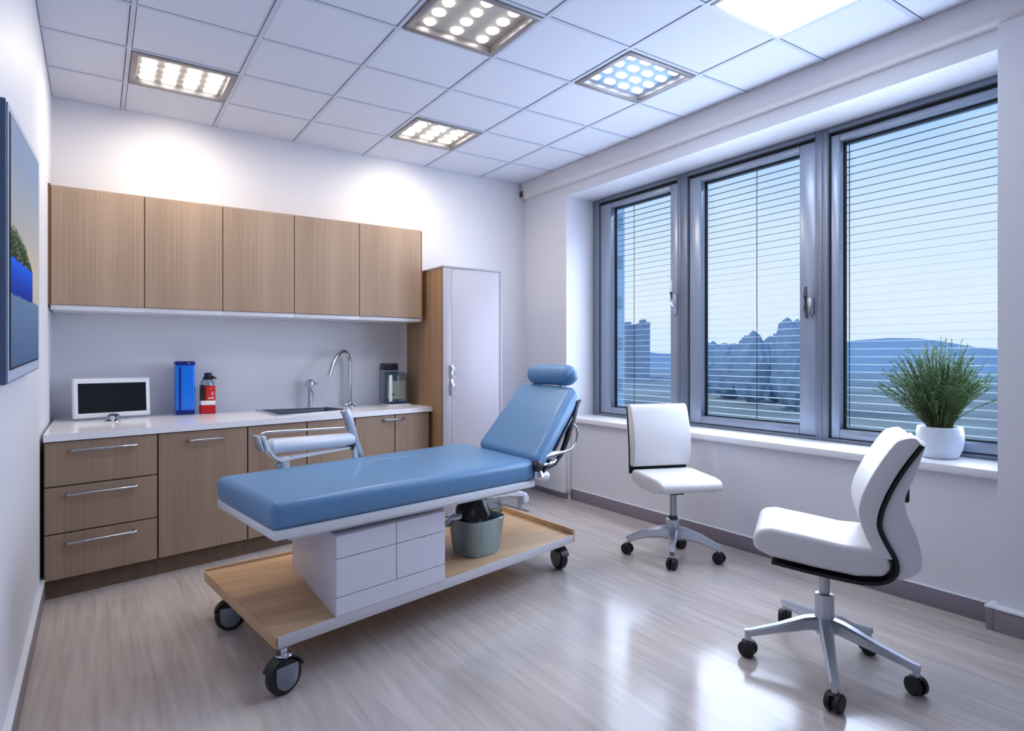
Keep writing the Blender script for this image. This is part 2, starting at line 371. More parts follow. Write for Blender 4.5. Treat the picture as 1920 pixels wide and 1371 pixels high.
# ------------------------------------------------------------------ windows
def wy(px): return at_x(px, HY, XW).y
units = [(YJ, wy(1276), wy(1143), wy(1255)), (wy(1276), wy(1542), wy(1312), wy(1497)), (wy(1542), YP + .003, wy(1572), YP + .10)]
zp0, zp1 = .805, 2.585
for i, (ya, yb, pa, pb) in enumerate(units):
    win = thing('window_%d' % (i + 1), None, None, (XW, (ya + yb) / 2, ZS)); struct(win)
    # outer frame ring
    def ring(y_hi, y_lo, z0, z1, ih, il, iz0, iz1, x0, x1):
        o = MB()
        o.box(x0, x1, ih, y_hi, z0, z1); o.box(x0, x1, y_lo, il, z0, z1)
        o.box(x0, x1, il, ih, z0, iz0); o.box(x0, x1, il, ih, iz1, z1); return o
    fo = .03
    lh = max(.012, (ya - pa) * .36)
    il_ = yb + max(.012, (pb - yb) * .3)
    ring(ya, yb, ZS, ZH, ya - lh, il_, ZS + .02, ZH - .035, XW, XO - .06).build('window_frame', 'alu', win, bevel=.004)
    gk = .012
    ring(ya - lh, il_, ZS + .02, ZH - .035, ya - lh - gk, il_ + .003, ZS + .024, ZH - .058, XW + .03, XW + .07).build('gasket', 'gasket', win)
    ring(ya - lh - gk, il_ + .003, ZS + .024, ZH - .058, pa, pb, zp0, zp1, XW + .012, XW + .065).build('sash', 'alul' if True else 'alu', win, bevel=.006)
    MB().box(XW + .09, XW + .096, pb - .02, pa + .02, zp0 - .02, zp1 + .02).build('pane', 'glass', win)
    # glazing bead
    ring(pa + .004, pb - .004, zp0 - .004, zp1 + .004, pa - .006, pb + .006, zp0 + .006, zp1 - .006, XW + .066, XW + .088).build('glazing_bead', 'gasket', win)
    if i < 2:
        hp = at_x((1267, 1521)[i], (563, 568)[i], XW); hz = hp.z; hl = (.15, .1)[i]
        h = MB().box(XW - .012, XW + .012, hp.y - .016, hp.y + .016, hz - hl * .75, hz + hl * .3)
        ho = h.build('handle_plate', 'silver', win, bevel=.005)
        if i == 0:
            l = MB().beam([(XW - .02, hp.y, hz - hl * .3), (XW - .05, hp.y, hz - hl * .1), (XW - .052, hp.y, hz + hl * .4), (XW - .045, hp.y, hz + hl)], [.026, .026, .022, .018], [.018, .02, .016, .012])
        else:
            l = MB().beam([(XW - .045, hp.y + .01, hz + hl), (XW - .06, hp.y + .004, hz + hl * .4), (XW - .055, hp.y + .004, hz - hl * .3), (XW - .035, hp.y + .012, hz - hl * .75), (XW - .012, hp.y + .02, hz - hl * .95)], [.016, .026, .028, .022, .016], [.012, .016, .02, .016, .01])
        l.build('window_handle', ('silver', 'dark')[i], ho)
    # venetian blind behind the glass
    bx0, bx1 = XW + .102, XW + .13
    bl = thing('venetian_blind', ('pale open slatted blind in the left window nearest the corner', 'open slatted blind with a dark middle cord in the central window', 'wide open slatted blind in the right window behind the plant')[i], 'blind', (XW + .12, (pa + pb) / 2, zp1), 'venetian blinds in the windows')
    sl = MB(); z = zp0 + .02; tl_ = .0016
    while z < zp1 - .01:
        ya_, yb_ = pa + .012, pb - .012
        sl.add([(bx0, yb_, z - tl_ + .0008), (bx0, ya_, z - tl_ + .0008), ((bx0 + bx1) / 2, ya_, z + .0022), ((bx0 + bx1) / 2, yb_, z + .0022), (bx1, ya_, z + tl_ + .0008), (bx1, yb_, z + tl_ + .0008),
                (bx0, yb_, z - tl_ - .0008), (bx0, ya_, z - tl_ - .0008), (bx1, ya_, z + tl_ - .0008), (bx1, yb_, z + tl_ - .0008)],
               [(0, 1, 2, 3), (3, 2, 4, 5), (6, 9, 8, 7), (0, 6, 7, 1), (5, 4, 8, 9), (0, 3, 5, 9, 6), (1, 7, 8, 4, 2)])
        z += .0475
    so = sl.build('slats', 'slat', bl); so.data.materials.append(M['slat_shade'])
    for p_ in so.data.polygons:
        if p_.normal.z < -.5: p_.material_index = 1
    MB().box(bx0, bx1, pb - .012, pa + .012, zp1 - .004, zp1 + .022).build('head_rail', 'alul', bl)
    cf = ((.28,), (.52,), (.012,))[i]
    for f_ in cf:
        yc = pa + (pb - pa) * f_
        MB().box(bx0 + .006, bx0 + .009, yc - .0022, yc + .0022, zp0 + .01, zp1).build('cord', 'cordm', bl)

# ------------------------------------------------------------------ exterior
def ext(o): return struct(o)
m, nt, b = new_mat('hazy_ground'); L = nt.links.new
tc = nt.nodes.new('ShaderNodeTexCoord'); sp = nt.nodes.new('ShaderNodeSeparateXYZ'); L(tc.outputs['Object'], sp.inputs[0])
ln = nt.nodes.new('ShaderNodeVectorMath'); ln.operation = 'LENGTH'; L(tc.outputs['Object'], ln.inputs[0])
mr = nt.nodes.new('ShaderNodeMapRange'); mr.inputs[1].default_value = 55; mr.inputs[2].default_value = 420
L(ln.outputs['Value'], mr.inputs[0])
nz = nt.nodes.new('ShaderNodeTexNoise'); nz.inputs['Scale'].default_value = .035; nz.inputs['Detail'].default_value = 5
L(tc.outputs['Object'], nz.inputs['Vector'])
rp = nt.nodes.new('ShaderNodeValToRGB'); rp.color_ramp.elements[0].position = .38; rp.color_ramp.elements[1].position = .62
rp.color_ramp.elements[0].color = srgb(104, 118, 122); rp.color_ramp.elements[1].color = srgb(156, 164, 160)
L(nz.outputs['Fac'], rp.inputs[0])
mx = nt.nodes.new('ShaderNodeMix'); mx.data_type = 'RGBA'; L(mr.outputs[0], mx.inputs[0]); L(rp.outputs[0], mx.inputs[6]); mx.inputs[7].default_value = srgb(132, 162, 192)  # far ground blends to a painted haze colour
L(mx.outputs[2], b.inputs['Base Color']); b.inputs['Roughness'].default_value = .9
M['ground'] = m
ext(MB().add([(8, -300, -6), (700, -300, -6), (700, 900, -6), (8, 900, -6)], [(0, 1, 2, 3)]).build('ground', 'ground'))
hm = MB(); N = 90; rows = []
for k in range(N + 1):
    a = R(-12 + 95 * k / N); top = 9 + 3.5 * math.sin(k * .21) + 2 * math.sin(k * .57 + 1) + random.uniform(-.4, .4)
    rows.append([Vector((math.cos(a) * r_, math.sin(a) * r_, z_)) for r_, z_ in ((380, -6.5), (430, top * .6), (470, top), (560, -6.5))])
for q in rows: hm.v += q
hm.f = [(k * 4 + j, k * 4 + 4 + j, k * 4 + 5 + j, k * 4 + 1 + j) for k in range(N) for j in range(3)]
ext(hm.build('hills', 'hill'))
def plan_dir(px): d = ray(px, HY); return d[0], d[1]
def building(pl, pr, t, ztop, depth, mm, label, storeys):
    a, c = plan_dir(pl), plan_dir(pr)
    p0, p1 = Vector((a[0] * t, a[1] * t, 0)), Vector((c[0] * t, c[1] * t, 0))
    n = Vector((SN, CS, 0)) * depth
    root = thing('building', label, 'building', (p0 + p1) / 2 + Vector((0, 0, -6)), 'buildings outside')
    MB().quadprism([p0, p1, p1 + n, p0 + n], -6, ztop).build('walls', mm, root)
    u = (p1 - p0)
    MB().quadprism([p0 + u * .2 + n * .2, p0 + u * .7 + n * .2, p0 + u * .7 + n * .7, p0 + u * .2 + n * .7], ztop, ztop + (ztop + 6) * .05).build('roof_plant', mm, root)
    for s_ in range(storeys):
        z_ = -6 + (ztop + 6) * (s_ + .45) / storeys
        MB().quadprism([p0 + u * .1 - n * .004, p0 + u * .9 - n * .004, p0 + u * .9, p0 + u * .1], z_, z_ + (ztop + 6) / storeys * .3).build('window_strip', 'tree' if depth > 9 else 'hill', root)
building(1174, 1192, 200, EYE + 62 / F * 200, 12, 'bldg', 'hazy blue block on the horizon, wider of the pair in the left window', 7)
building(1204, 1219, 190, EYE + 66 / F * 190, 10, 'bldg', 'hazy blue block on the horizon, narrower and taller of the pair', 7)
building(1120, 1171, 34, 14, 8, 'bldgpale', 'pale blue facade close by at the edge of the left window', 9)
def tree(px, t, ztop, w, label):
    d = plan_dir(px); c = Vector((d[0] * t, d[1] * t, -6)); h = ztop + 6
    root = thing('tree', label, 'tree', c, 'trees outside the windows')
    MB().tube([c, c + Vector((0, 0, h * .3)), c + Vector((.2, 0, h * .6))], [.45, .32, .2], 8).build('trunk', 'tree', root)
    bm = bmesh.new(); bmesh.ops.create_icosphere(bm, subdivisions=4, radius=1)
    rnd = random.Random(px)
    ph = [(Vector((rnd.uniform(-1, 1), rnd.uniform(-1, 1), rnd.uniform(-.5, 1))).normalized(), rnd.uniform(10, 26)) for _ in range(90)]
    vs = []
    for v in bm.verts:
        k = .86 + max(.2 * math.exp(-(v.co - q).length_squared * s_) for q, s_ in ph) + rnd.uniform(-.03, .03)
        vs.append(c + Vector((v.co.x * w * k, v.co.y * w * k, h * .47 + v.co.z * h * .53 * k)))
    fs = [tuple(v.index for v in f.verts) for f in bm.faces]; bm.free()
    MB().add(vs, fs).build('crown', 'tree', root)
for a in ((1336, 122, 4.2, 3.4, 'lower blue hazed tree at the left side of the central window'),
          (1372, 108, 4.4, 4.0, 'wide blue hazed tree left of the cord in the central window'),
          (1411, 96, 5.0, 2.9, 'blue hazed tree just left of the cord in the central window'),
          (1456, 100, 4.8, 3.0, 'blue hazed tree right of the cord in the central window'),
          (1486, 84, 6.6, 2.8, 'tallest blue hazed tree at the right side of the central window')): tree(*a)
# world: pale horizon rising to clear blue
wd = bpy.data.worlds.new('sky'); bpy.context.scene.world = wd; wd.use_nodes = True; nt = wd.node_tree; L = nt.links.new
bg = nt.nodes['Background']; tc = nt.nodes.new('ShaderNodeTexCoord'); sp = nt.nodes.new('ShaderNodeSeparateXYZ'); L(tc.outputs['Generated'], sp.inputs[0])
rp = nt.nodes.new('ShaderNodeValToRGB'); el = rp.color_ramp.elements
el[0].position = 0; el[0].color = srgb(226, 238, 248); el[1].position = .62; el[1].color = srgb(96, 156, 226)
for pos, c in ((.07, (238, 244, 252)), (.18, (220, 234, 252)), (.36, (158, 200, 246))):
    q = el.new(pos); q.color = srgb(*c)
L(sp.outputs['Z'], rp.inputs[0])
mp = nt.nodes.new('ShaderNodeMapping'); mp.inputs['Scale'].default_value = (2.2, 2.2, 5); L(tc.outputs['Generated'], mp.inputs[0])
nz = nt.nodes.new('ShaderNodeTexNoise'); nz.inputs['Scale'].default_value = 1.1; nz.inputs['Detail'].default_value = 3; L(mp.outputs[0], nz.inputs['Vector'])
cr = nt.nodes.new('ShaderNodeValToRGB'); cr.color_ramp.elements[0].position = .45; cr.color_ramp.elements[1].position = .75
L(nz.outputs['Fac'], cr.inputs[0])
mx = nt.nodes.new('ShaderNodeMix'); mx.data_type = 'RGBA'; L(cr.outputs[0], mx.inputs[0]); L(rp.outputs[0], mx.inputs[6]); mx.inputs[7].default_value = srgb(222, 236, 252)
L(mx.outputs[2], bg.inputs[0]); bg.inputs[1].default_value = 1.2

# ------------------------------------------------------------------ wall cabinets
YU = 4.58
ux = [at_y(px, HY, YU).x for px in (94, 271, 418, 552, 674, 790)]; ux[0] = XL + .012
names = ['wood veneer wall cabinet in the corner against the left wall', 'wood veneer wall cabinet second from the left wall', 'wood veneer wall cabinet in the middle of the row of five',
         'wood veneer wall cabinet directly left of the end one', 'wood veneer wall cabinet at the end beside the tall cabinet']
zu0, zu1 = 1.57, 2.268
for i in range(5):
    x0, x1 = ux[i], ux[i + 1]
    t = thing('wall_cabinet', names[i], 'cabinet', ((x0 + x1) / 2, YB, zu0), 'wall cabinets in a row')
    MB().box(x0, x1, YU + .022, YB - .001, zu0, zu1 - .002).build('cabinet_body', 'carcass', t)
    MB().box(x0 + .0025, x1 - .0025, YU, YU + .02, zu0 - .004, zu1).build('door', 'cab', t, bevel=.0015, seg=1)
    MB().box(x0, x1, YU + .012, YB - .001, zu0 - .034, zu0 - .005).build('bottom_panel', 'white', t, bevel=.002)
    MB().box(x0, x1, YU + .003, YB - .001, zu1 - .0015, zu1 + .006).build('top_panel', 'cab', t)
    if i == 0:
        MB().box(XL, x0, YU - .006, YB - .001, zu0 - .008, zu1 + .012).build('filler_strip', 'edge', t)
    if i == 4:
        MB().box(x1, x1 + .008, YU, YB - .001, zu0 - .034, zu1).build('end_panel', 'side', t)

# ------------------------------------------------------------------ base run (front line)
PA, PB = Vector((XL + .012, 3.962, 0)), Vector((2.222, 4.515, 0))
FD = (PB - PA).normalized(); FN = Vector((FD.y, -FD.x, 0))      # along, outward
LEN = (PB - PA).length
def s_of(px):
    p = at_vline(px, HY, PA, PB); return (p - PA).dot(FD)
ss = [0] + [s_of(q) for q in (294, 462, 663)] + [LEN]
ZT, ZCB = .855, .818
def fpt(s, z, out=0): q = PA + FD * s + FN * out; return Vector((q.x, q.y, z))
def front(s0, s1, z0, z1, o0=0, o1=.019):
    o = MB(); return o.hexa([fpt(s0, z0, o1), fpt(s1, z0, o1), fpt(s1, z0, o0), fpt(s0, z0, o0)], [fpt(s0, z1, o1), fpt(s1, z1, o1), fpt(s1, z1, o0), fpt(s0, z1, o0)])
def bar_handle(pxa, pya, pxb, pyb, parent, curved=False, r=.007):
    a = at_vline(pxa, pya, PA + FN * .05, PB + FN * .05); c = at_vline(pxb, pyb, PA + FN * .05, PB + FN * .05)
    a.z = c.z = (a.z + c.z) / 2
    d = (c - a)
    pts = [a - FN * .029, a - FN * .008, a + d * .04, a + d * .25 + FN * (.006 if curved else 0), a + d * .5 + FN * (.01 if curved else 0), a + d * .75 + FN * (.006 if curved else 0), a + d * .96, c - FN * .008, c - FN * .029]
    MB().tube(pts, [r * 1.1, r, r, r * (1.2 if curved else 1), r * (1.4 if curved else 1), r * (1.2 if curved else 1), r, r * 1.2, r * 1.3], 10).build('handle', 'steel', parent)
def carcass(t, s0, s1, zt=None):
    a, c = fpt(s0 + .001, 0, -.001), fpt(s1 - .001, 0, -.001)
    MB().quadprism([a, c, (c.x, YB - .002, 0), (a.x, YB - .002, 0)], .1, zt or ZCB - .002).build('cabinet_body', 'carcass', t)
    if zt: front(s0 + .014, s1 - .014, zt, ZCB - .002, -.02, -.001).build('front_rail', 'carcass', t)
    a, c = fpt(s0 + .001, 0, -.025), fpt(s1 - .001, 0, -.025)
    MB().quadprism([a, c, (c.x, c.y + .3, 0), (a.x, a.y + .3, 0)], 0, .099).build('plinth', 'plinth', t)
G = .004
t = thing('drawer_cabinet', 'wooden base cabinet with three drawers and long bar handles by left wall', 'cabinet', fpt((ss[0] + ss[1]) / 2, 0), 'base cabinets under the worktop')
carcass(t, ss[0], ss[1])
for (z0, z1), hh in zip(((.586, .812), (.342, .58), (.105, .336)), (((136, 845), (256, 835)), ((128, 927), (256, 914)), ((128, 1018), (255, 999)))):
    d = front(ss[0] + G, ss[1] - G, z0, z1).build('drawer', 'base', t, bevel=.0015, seg=1)
    bar_handle(*hh[0], *hh[1], d)
t = thing('door_cabinet', 'wooden base cabinet with one tall door and short bar handle beside drawers', 'cabinet', fpt((ss[1] + ss[2]) / 2, 0), 'base cabinets under the worktop')
carcass(t, ss[1], ss[2])
d = front(ss[1] + G, ss[2] - G, .105, .812).build('door', 'base', t, bevel=.0015, seg=1); bar_handle(357, 826, 421, 822, d)
t = thing('sink_cabinet', 'wooden base cabinet with two plain doors under the sink', 'cabinet', fpt((ss[2] + ss[3]) / 2, 0), 'base cabinets under the worktop')
carcass(t, ss[2], ss[3], .69); sm = s_of(573)
for a, c in ((ss[2], sm), (sm, ss[3])): front(a + G, c - G, .105, .812).build('door', 'base', t, bevel=.0015, seg=1)
t = thing('end_cabinet', 'wooden base cabinet with two doors and curved handle beside the tall cabinet', 'cabinet', fpt((ss[3] + ss[4]) / 2, 0), 'base cabinets under the worktop')
carcass(t, ss[3], ss[4], .69); sm = s_of(738)
for k, (a, c) in enumerate(((ss[3], sm), (sm, ss[4] - .012))):
    d = front(a + G, c - G, .105, .812).build('door', 'base', t, bevel=.0015, seg=1)
    if k == 0: bar_handle(724, 788, 759, 785, d, True, .008)

# worktop with a cut-out for the sink
S = [Vector((1.02, 4.33, 0)), Vector((1.585, 4.53, 0)), Vector((1.50, 4.86, 0)), Vector((1.0, 4.86, 0))]
A, B = fpt(-.005, 0, .035), fpt(LEN + .004, 0, .035); Bk, Ak = Vector((B.x, YB - .001, 0)), Vector((A.x, YB - .001, 0))
wk = MB()
zs = [ZCB, ZT]
outer = [A, B, Bk, Ak]
vs = [Vector((p.x, p.y, z)) for z in zs for p in outer + S]
fs = []
for k in range(4):
    j = (k + 1) % 4
    fs.append((8 + k, 8 + j, 12 + j, 12 + k)); fs.append((k, 4 + k, 4 + j, j))
    fs.append((k, j, 8 + j, 8 + k)); fs.append((4 + k, 12 + k, 12 + j, 4 + j))
wk.add(vs, fs)
tag(wk.build('worktop', 'counter', None), 'long white worktop over the wooden base cabinets, tapering to the right', 'worktop')
sink = thing('sink', 'rectangular steel sink set into the white worktop', 'sink', (1.3, 4.7, ZT - .15))
c0 = sum(S, Vector()) / 4
def ins(k, z): return [Vector((c0.x + (p.x - c0.x) * k, c0.y + (p.y - c0.y) * k, z)) for p in S]
bs = MB(); lv = [ins(.995, ZT + .001), ins(.93, ZT - .006), ins(.9, ZT - .03), ins(.82, ZT - .15)]
vs = [p for l in lv for p in l]
fs = [(i * 4 + k, i * 4 + (k + 1) % 4, i * 4 + 4 + (k + 1) % 4, i * 4 + 4 + k) for i in range(3) for k in range(4)] + [(12, 13, 14, 15)]
bs.add(vs, fs).build('basin', 'basin', sink, smooth=20)
rim = MB(); a4, b4 = ins(1.07, ZT + .0005), ins(.97, ZT + .0005)
for k in range(4):
    j = (k + 1) % 4
    rim.hexa([a4[k], a4[j], b4[j], b4[k]], [p + Vector((0, 0, .006)) for p in (a4[k], a4[j], b4[j], b4[k])])
rim.build('rim', 'silver', sink, bevel=.002)
MB().lathe([(.03, 0), (.03, .003), (.02, .004)], (c0.x, c0.y, ZT - .1495), n=20).build('drain', 'chrome', sink)
# gooseneck tap
fb = at_y(656, 757, 4.91); fb.z = ZT
tap = thing('gooseneck_tap', 'tall chrome gooseneck tap on the worktop right of the sink', 'tap', fb)
MB().lathe([(.045, 0), (.045, .006), (.03, .01), (.022, .02), (.018, .03)], fb + Vector((0, 0, .0005)), n=24).build('tap_base', 'chrome', tap)
top = at_y(640, 661, 4.87); end = at_y(617, 706, 4.80)
pts = [fb + Vector((0, 0, .02)), fb + Vector((0, 0, .2)), fb + Vector((0, 0, .33))]
c_a = pts[-1]; q1 = Vector((top.x, top.y, top.z))
for k in range(1, 13):
    s_ = k / 12; w0 = (1 - s_) ** 3; w1 = 3 * s_ * (1 - s_) ** 2; w2 = 3 * s_ * s_ * (1 - s_); w3 = s_ ** 3
    pts.append(c_a * w0 + Vector((c_a.x - .005, c_a.y, top.z + .06)) * w1 + Vector((top.x - .05, top.y - .04, top.z + .06)) * w2 + end * w3)
MB().tube(pts, .0145, 14).build('spout', 'chrome', tap)
MB().tube([fb + Vector((-.05, -.01, .016)), fb + Vector((.055, .006, .02))], .008, 10).build('lever', 'chrome', tap)
# pillar tap / soap pump at the sink
sb_ = at_y(581, 772, 4.905); sb_.z = ZT
sp_ = thing('pillar_tap', 'short chrome tap with a pale pointed top standing behind the sink', 'tap', sb_)
zt_ = .19
MB().tube([sb_ + Vector((0, 0, .0005)), sb_ + Vector((0, 0, .12)), sb_ + Vector((0, -.005, zt_ - .02))], [.019, .016, .018], 12).build('tap_post', 'silver', sp_)
MB().lathe([(.016, 0), (.036, .02), (.034, .045), (.018, .062), (.0, .066)], sb_ + Vector((0, 0, zt_ - .03)), n=18).build('tap_head', 'chrome', sp_)
MB().beam([sb_ + Vector((0, 0, zt_ + .005)), sb_ + Vector((.035, -.02, zt_)), sb_ + Vector((.055, -.03, zt_ - .004))], [.03, .022, .008], [.02, .018, .008]).build('nozzle', 'silver', sp_)
MB().tube([sb_ + Vector((0, -.008, zt_ - .03)), sb_ + Vector((0, -.06, zt_ - .06)), sb_ + Vector((0, -.1, zt_ - .09)), sb_ + Vector((-.003, -.115, zt_ - .13))], .007, 10).build('spout', 'silver', sp_)

# monitor
mo = thing('monitor', 'small white framed monitor with a black screen on the worktop', 'monitor', (.5, 4.72, ZT))
ml, mr_ = at_y(135, 745, 4.70), at_y(280, 745, 4.80)
zb, zt2 = ZT + .012, 1.118
mu = (mr_ - ml); mu.z = 0; mw = mu.length; mu.normalize(); mn = Vector((mu.y, -mu.x, 0))
mc = (ml + mr_) / 2; mc.z = (zb + zt2) / 2; hh = (zt2 - zb) / 2
tv = Vector((-mn.x * .08, -mn.y * .08, 1)).normalized()
MB().obox(mc, mu, mn, tv, mw / 2, .022, hh).build('housing', 'frame_w', mo, bevel=.012, seg=3)
MB().obox(mc + mn * .0215, mu, mn, tv, mw / 2 - .026, .0015, hh - .032).build('screen', 'screen', mo)
MB().obox(mc - mn * .03, mu, mn, tv, mw / 2 - .12, .02, hh - .06).build('rear_bulge', 'frame_w', mo, bevel=.01)
ft = at_y(211, 790, 4.56); ft.z = ZT
MB().lathe([(.045, 0), (.045, .004), (.028, .008), (.02, .012), (.014, .03), (.018, .036)], ft + Vector((0, 0, .0005)), n=20).build('stand_foot', 'chrome', mo)
MB().beam([ft + Vector((0, 0, .034)), Vector((ft.x + .02, ft.y + .08, ZT + .03)), Vector((mc.x, mc.y, ZT + .03))], [.05, .04, .04], [.012, .01, .01]).build('stand_neck', 'dark', mo)

# blue dispenser
pl, pr = at_y(329, 775, 4.80), at_y(366, 775, 4.80); pl.z = pr.z = 0
x0, x1 = pl.x, pr.x; zt3 = 1.222
bbx = thing('blue_dispenser', 'tall bright blue plastic dispenser box on the worktop', 'dispenser', ((x0 + x1) / 2, 4.86, ZT))
MB().box(x0, x1, 4.802, 4.92, ZT, zt3 - .02).build('housing', 'bluebox', bbx, bevel=.012, seg=3)
MB().box(x0 - .001, x1 + .001, 4.796, 4.922, zt3 - .028, zt3).build('lid', 'bluedark', bbx, bevel=.008, seg=3)
MB().box(x0 + .022, x0 + .034, 4.797, 4.803, ZT + .03, zt3 - .04).build('front_seam', 'bluedark', bbx, bevel=.002)
MB().box(x0 + .004, x1 - .002, 4.796, 4.803, ZT + .004, ZT + .03).build('base_band', 'bluedark', bbx, bevel=.002)
MB().box(x1 - .006, x1 + .002, 4.81, 4.85, ZT + .15, ZT + .19).build('catch', 'bluedark', bbx, bevel=.002)
MB().lathe([(.004, 0), (.004, .003)], ((x0 + x1) / 2 + .02, 4.797, zt3 - .014), (0, -1, 0), 12).build('button', 'wht', bbx)
# red bottle
bc = at_y(389, 770, 4.83); bc.z = ZT
bt = thing('bottle', 'red and clear plastic bottle with black flip cap on the worktop', 'bottle', bc)
w_, z_ = .046, ZT
MB().box(bc.x - w_ - .003, bc.x + w_ + .003, bc.y - .04, bc.y + .04, z_, z_ + .06).build('base_cup', 'red', bt, bevel=.008, seg=3)
MB().box(bc.x - w_, bc.x + w_, bc.y - .037, bc.y + .037, z_ + .06, z_ + .092).build('white_band', 'wht', bt, bevel=.004)
MB().box(bc.x - w_, bc.x - w_ + .03, bc.y - .037, bc.y + .037, z_ + .0925, z_ + .2).build('dark_label', 'maroon', bt, bevel=.003)
MB().box(bc.x - w_ + .0305, bc.x + w_, bc.y - .038, bc.y + .037, z_ + .0925, z_ + .195).build('red_label', 'labelred', bt, bevel=.003)
lt = MB(); yy = bc.y - .0385
def stroke(xa, za, xb, zb2, th=.004):
    a, c = Vector((bc.x + xa, yy, z_ + za)), Vector((bc.x + xb, yy, z_ + zb2)); d = (c - a).normalized()
    lt.obox((a + c) / 2, d, (0, 1, 0), d.cross(Vector((0, 1, 0))), (c - a).length / 2, .0006, th / 2)
for q in ((.002, .102, .008, .118), (.008, .118, .014, .104), (.018, .104, .026, .118), (.026, .118, .026, .104), (.03, .102, .034, .118), (.02, .128, .026, .15), (.018, .15, .03, .15), (.03, .13, .036, .144), (.014, .172, .02, .178)): stroke(*q)
lt.build('lettering', 'wht', bt)
MB().lathe([(.044, 0), (.044, .022), (.036, .036), (.02, .042)], bc + Vector((0, 0, .2005)), n=24).build('shoulder', 'clearp', bt)
MB().lathe([(.03, 0), (.034, .006), (.034, .014), (.026, .02), (.024, .045), (.02, .048)], bc + Vector((.004, 0, .238)), n=20).build('cap', 'black', bt)
MB().beam([bc + Vector((.02, -.01, .262)), bc + Vector((.045, -.014, .25)), bc + Vector((.056, -.016, .243))], [.024, .02, .012], [.016, .014, .006]).build('spout', 'black', bt)

# test device at the end of the worktop
dv = thing('test_device', 'grey and clear plastic desktop analyser at the right end of the worktop', 'device', (2.0, 4.8, ZT))
a, c = at_y(714, 745, 4.93).x, at_y(750, 745, 4.88).x
a2, c2 = at_y(727, 745, 4.74).x, at_y(764, 745, 4.74).x
dz = .345
MB().box(a, c - .02, 4.85, 4.95, ZT + .012, ZT + dz - .05).build('rear_housing', 'greyp', dv, bevel=.008)
MB().box(a - .002, c - .03, 4.845, 4.955, ZT + dz - .06, ZT + dz).build('top_block', 'dark', dv, bevel=.01)
kp = MB()
for i in range(3):
    for j in range(5): kp.box(a + .012 + i * .026, a + .03 + i * .026, 4.846, 4.851, ZT + .13 + j * .028, ZT + .15 + j * .028)
kp.build('keypad', 'bldg', dv)
cl = MB().prism([(4.72, ZT + .02), (4.72, ZT + .25), (4.80, ZT + .275), (4.845, ZT + .275), (4.845, ZT + .02)], lambda u, v, w3: (w3, u, v), a2, c2)
cl.build('clear_cover', 'clearp', dv, bevel=.006)
MB().box(a2 + .03, c2 - .012, 4.755, 4.83, ZT + .05, ZT + .2).build('inner_panel', 'cream', dv, bevel=.004)
MB().box(a2 + .04, a2 + .058, 4.7535, 4.755, ZT + .082, ZT + .1).build('sensor_window', 'black', dv)
MB().box(a2 + .001, a2 + .03, 4.714, 4.7195, ZT + .036, ZT + .25).build('front_strip', 'frame_w', dv, bevel=.002)
MB().box(a2 + .006, c2 - .004, 4.716, 4.725, ZT + .024, ZT + .034).build('slot', 'bluedark', dv)
MB().quadprism([(a2 - .01, 4.69), (c2 + .012, 4.70), (c2 + .02, 4.95), (a - .005, 4.95)], ZT, ZT + .012).build('base_tray', 'frame_w', dv, bevel=.004)

# ------------------------------------------------------------------ tall cabinet
TX0, TX1, TY, TZ = 2.238, 2.783, 4.30, 1.96
tcab = thing('tall_cabinet', 'tall narrow cabinet with pale lilac door and wooden side', 'cabinet', (2.5, 4.7, 0))
MB().box(TX0 + .002, TX1 - .012, TY + .03, YB - .001, .0, TZ - .012).build('cabinet_body', 'lilac2', tcab)
seam = TY + .23
MB().box(TX0, TX0 + .018, TY + .012, seam - .002, 0, TZ - .012).build('side_panel', 'side', tcab, bevel=.001, seg=1)
MB().box(TX0, TX0 + .018, seam + .001, YB - .001, 0, TZ - .012).build('side_panel', 'side', tcab, bevel=.001, seg=1)
MB().box(TX0 - .004, TX1 + .004, TY, YB - .001, TZ - .011, TZ + .004).build('top_panel', 'lilac2', tcab, bevel=.002)
MB().box(TX1 - .022, TX1, TY, YB - .001, 0, TZ - .012).build('end_panel', 'lilac2', tcab, bevel=.002)
xs = at_y(847, 600, TY).x
MB().box(TX0, xs - .0015, TY, TY + .02, .01, TZ - .013).build('stile', 'lilac2', tcab, bevel=.002)
dr = MB().box(xs + .0015, TX1 - .024, TY + .004, TY + .022, .01, TZ - .013).build('door', 'lilac', tcab, bevel=.002)
hx = xs
h = MB()
h1 = at_y(845, 685, TY).z; h2 = at_y(845, 741, TY).z; hm_ = (h1 + h2) / 2
for za, zb3 in ((h1, hm_ + .012), (hm_ - .012, h2)):
    hn = MB().beam([(hx - .002, TY - .006, za), (hx + .004, TY - .03, za * .7 + zb3 * .3), (hx + .006, TY - .032, za * .3 + zb3 * .7), (hx + .002, TY - .012, zb3)], [.016, .024, .024, .016], [.01, .012, .012, .01])
    hn.build('handle', 'frame_w', dr)
MB().box(hx - .016, hx + .012, TY - .008, TY + .003, min(h1, h2), max(h1, h2)).build('handle_plate', 'silver', dr, bevel=.003)

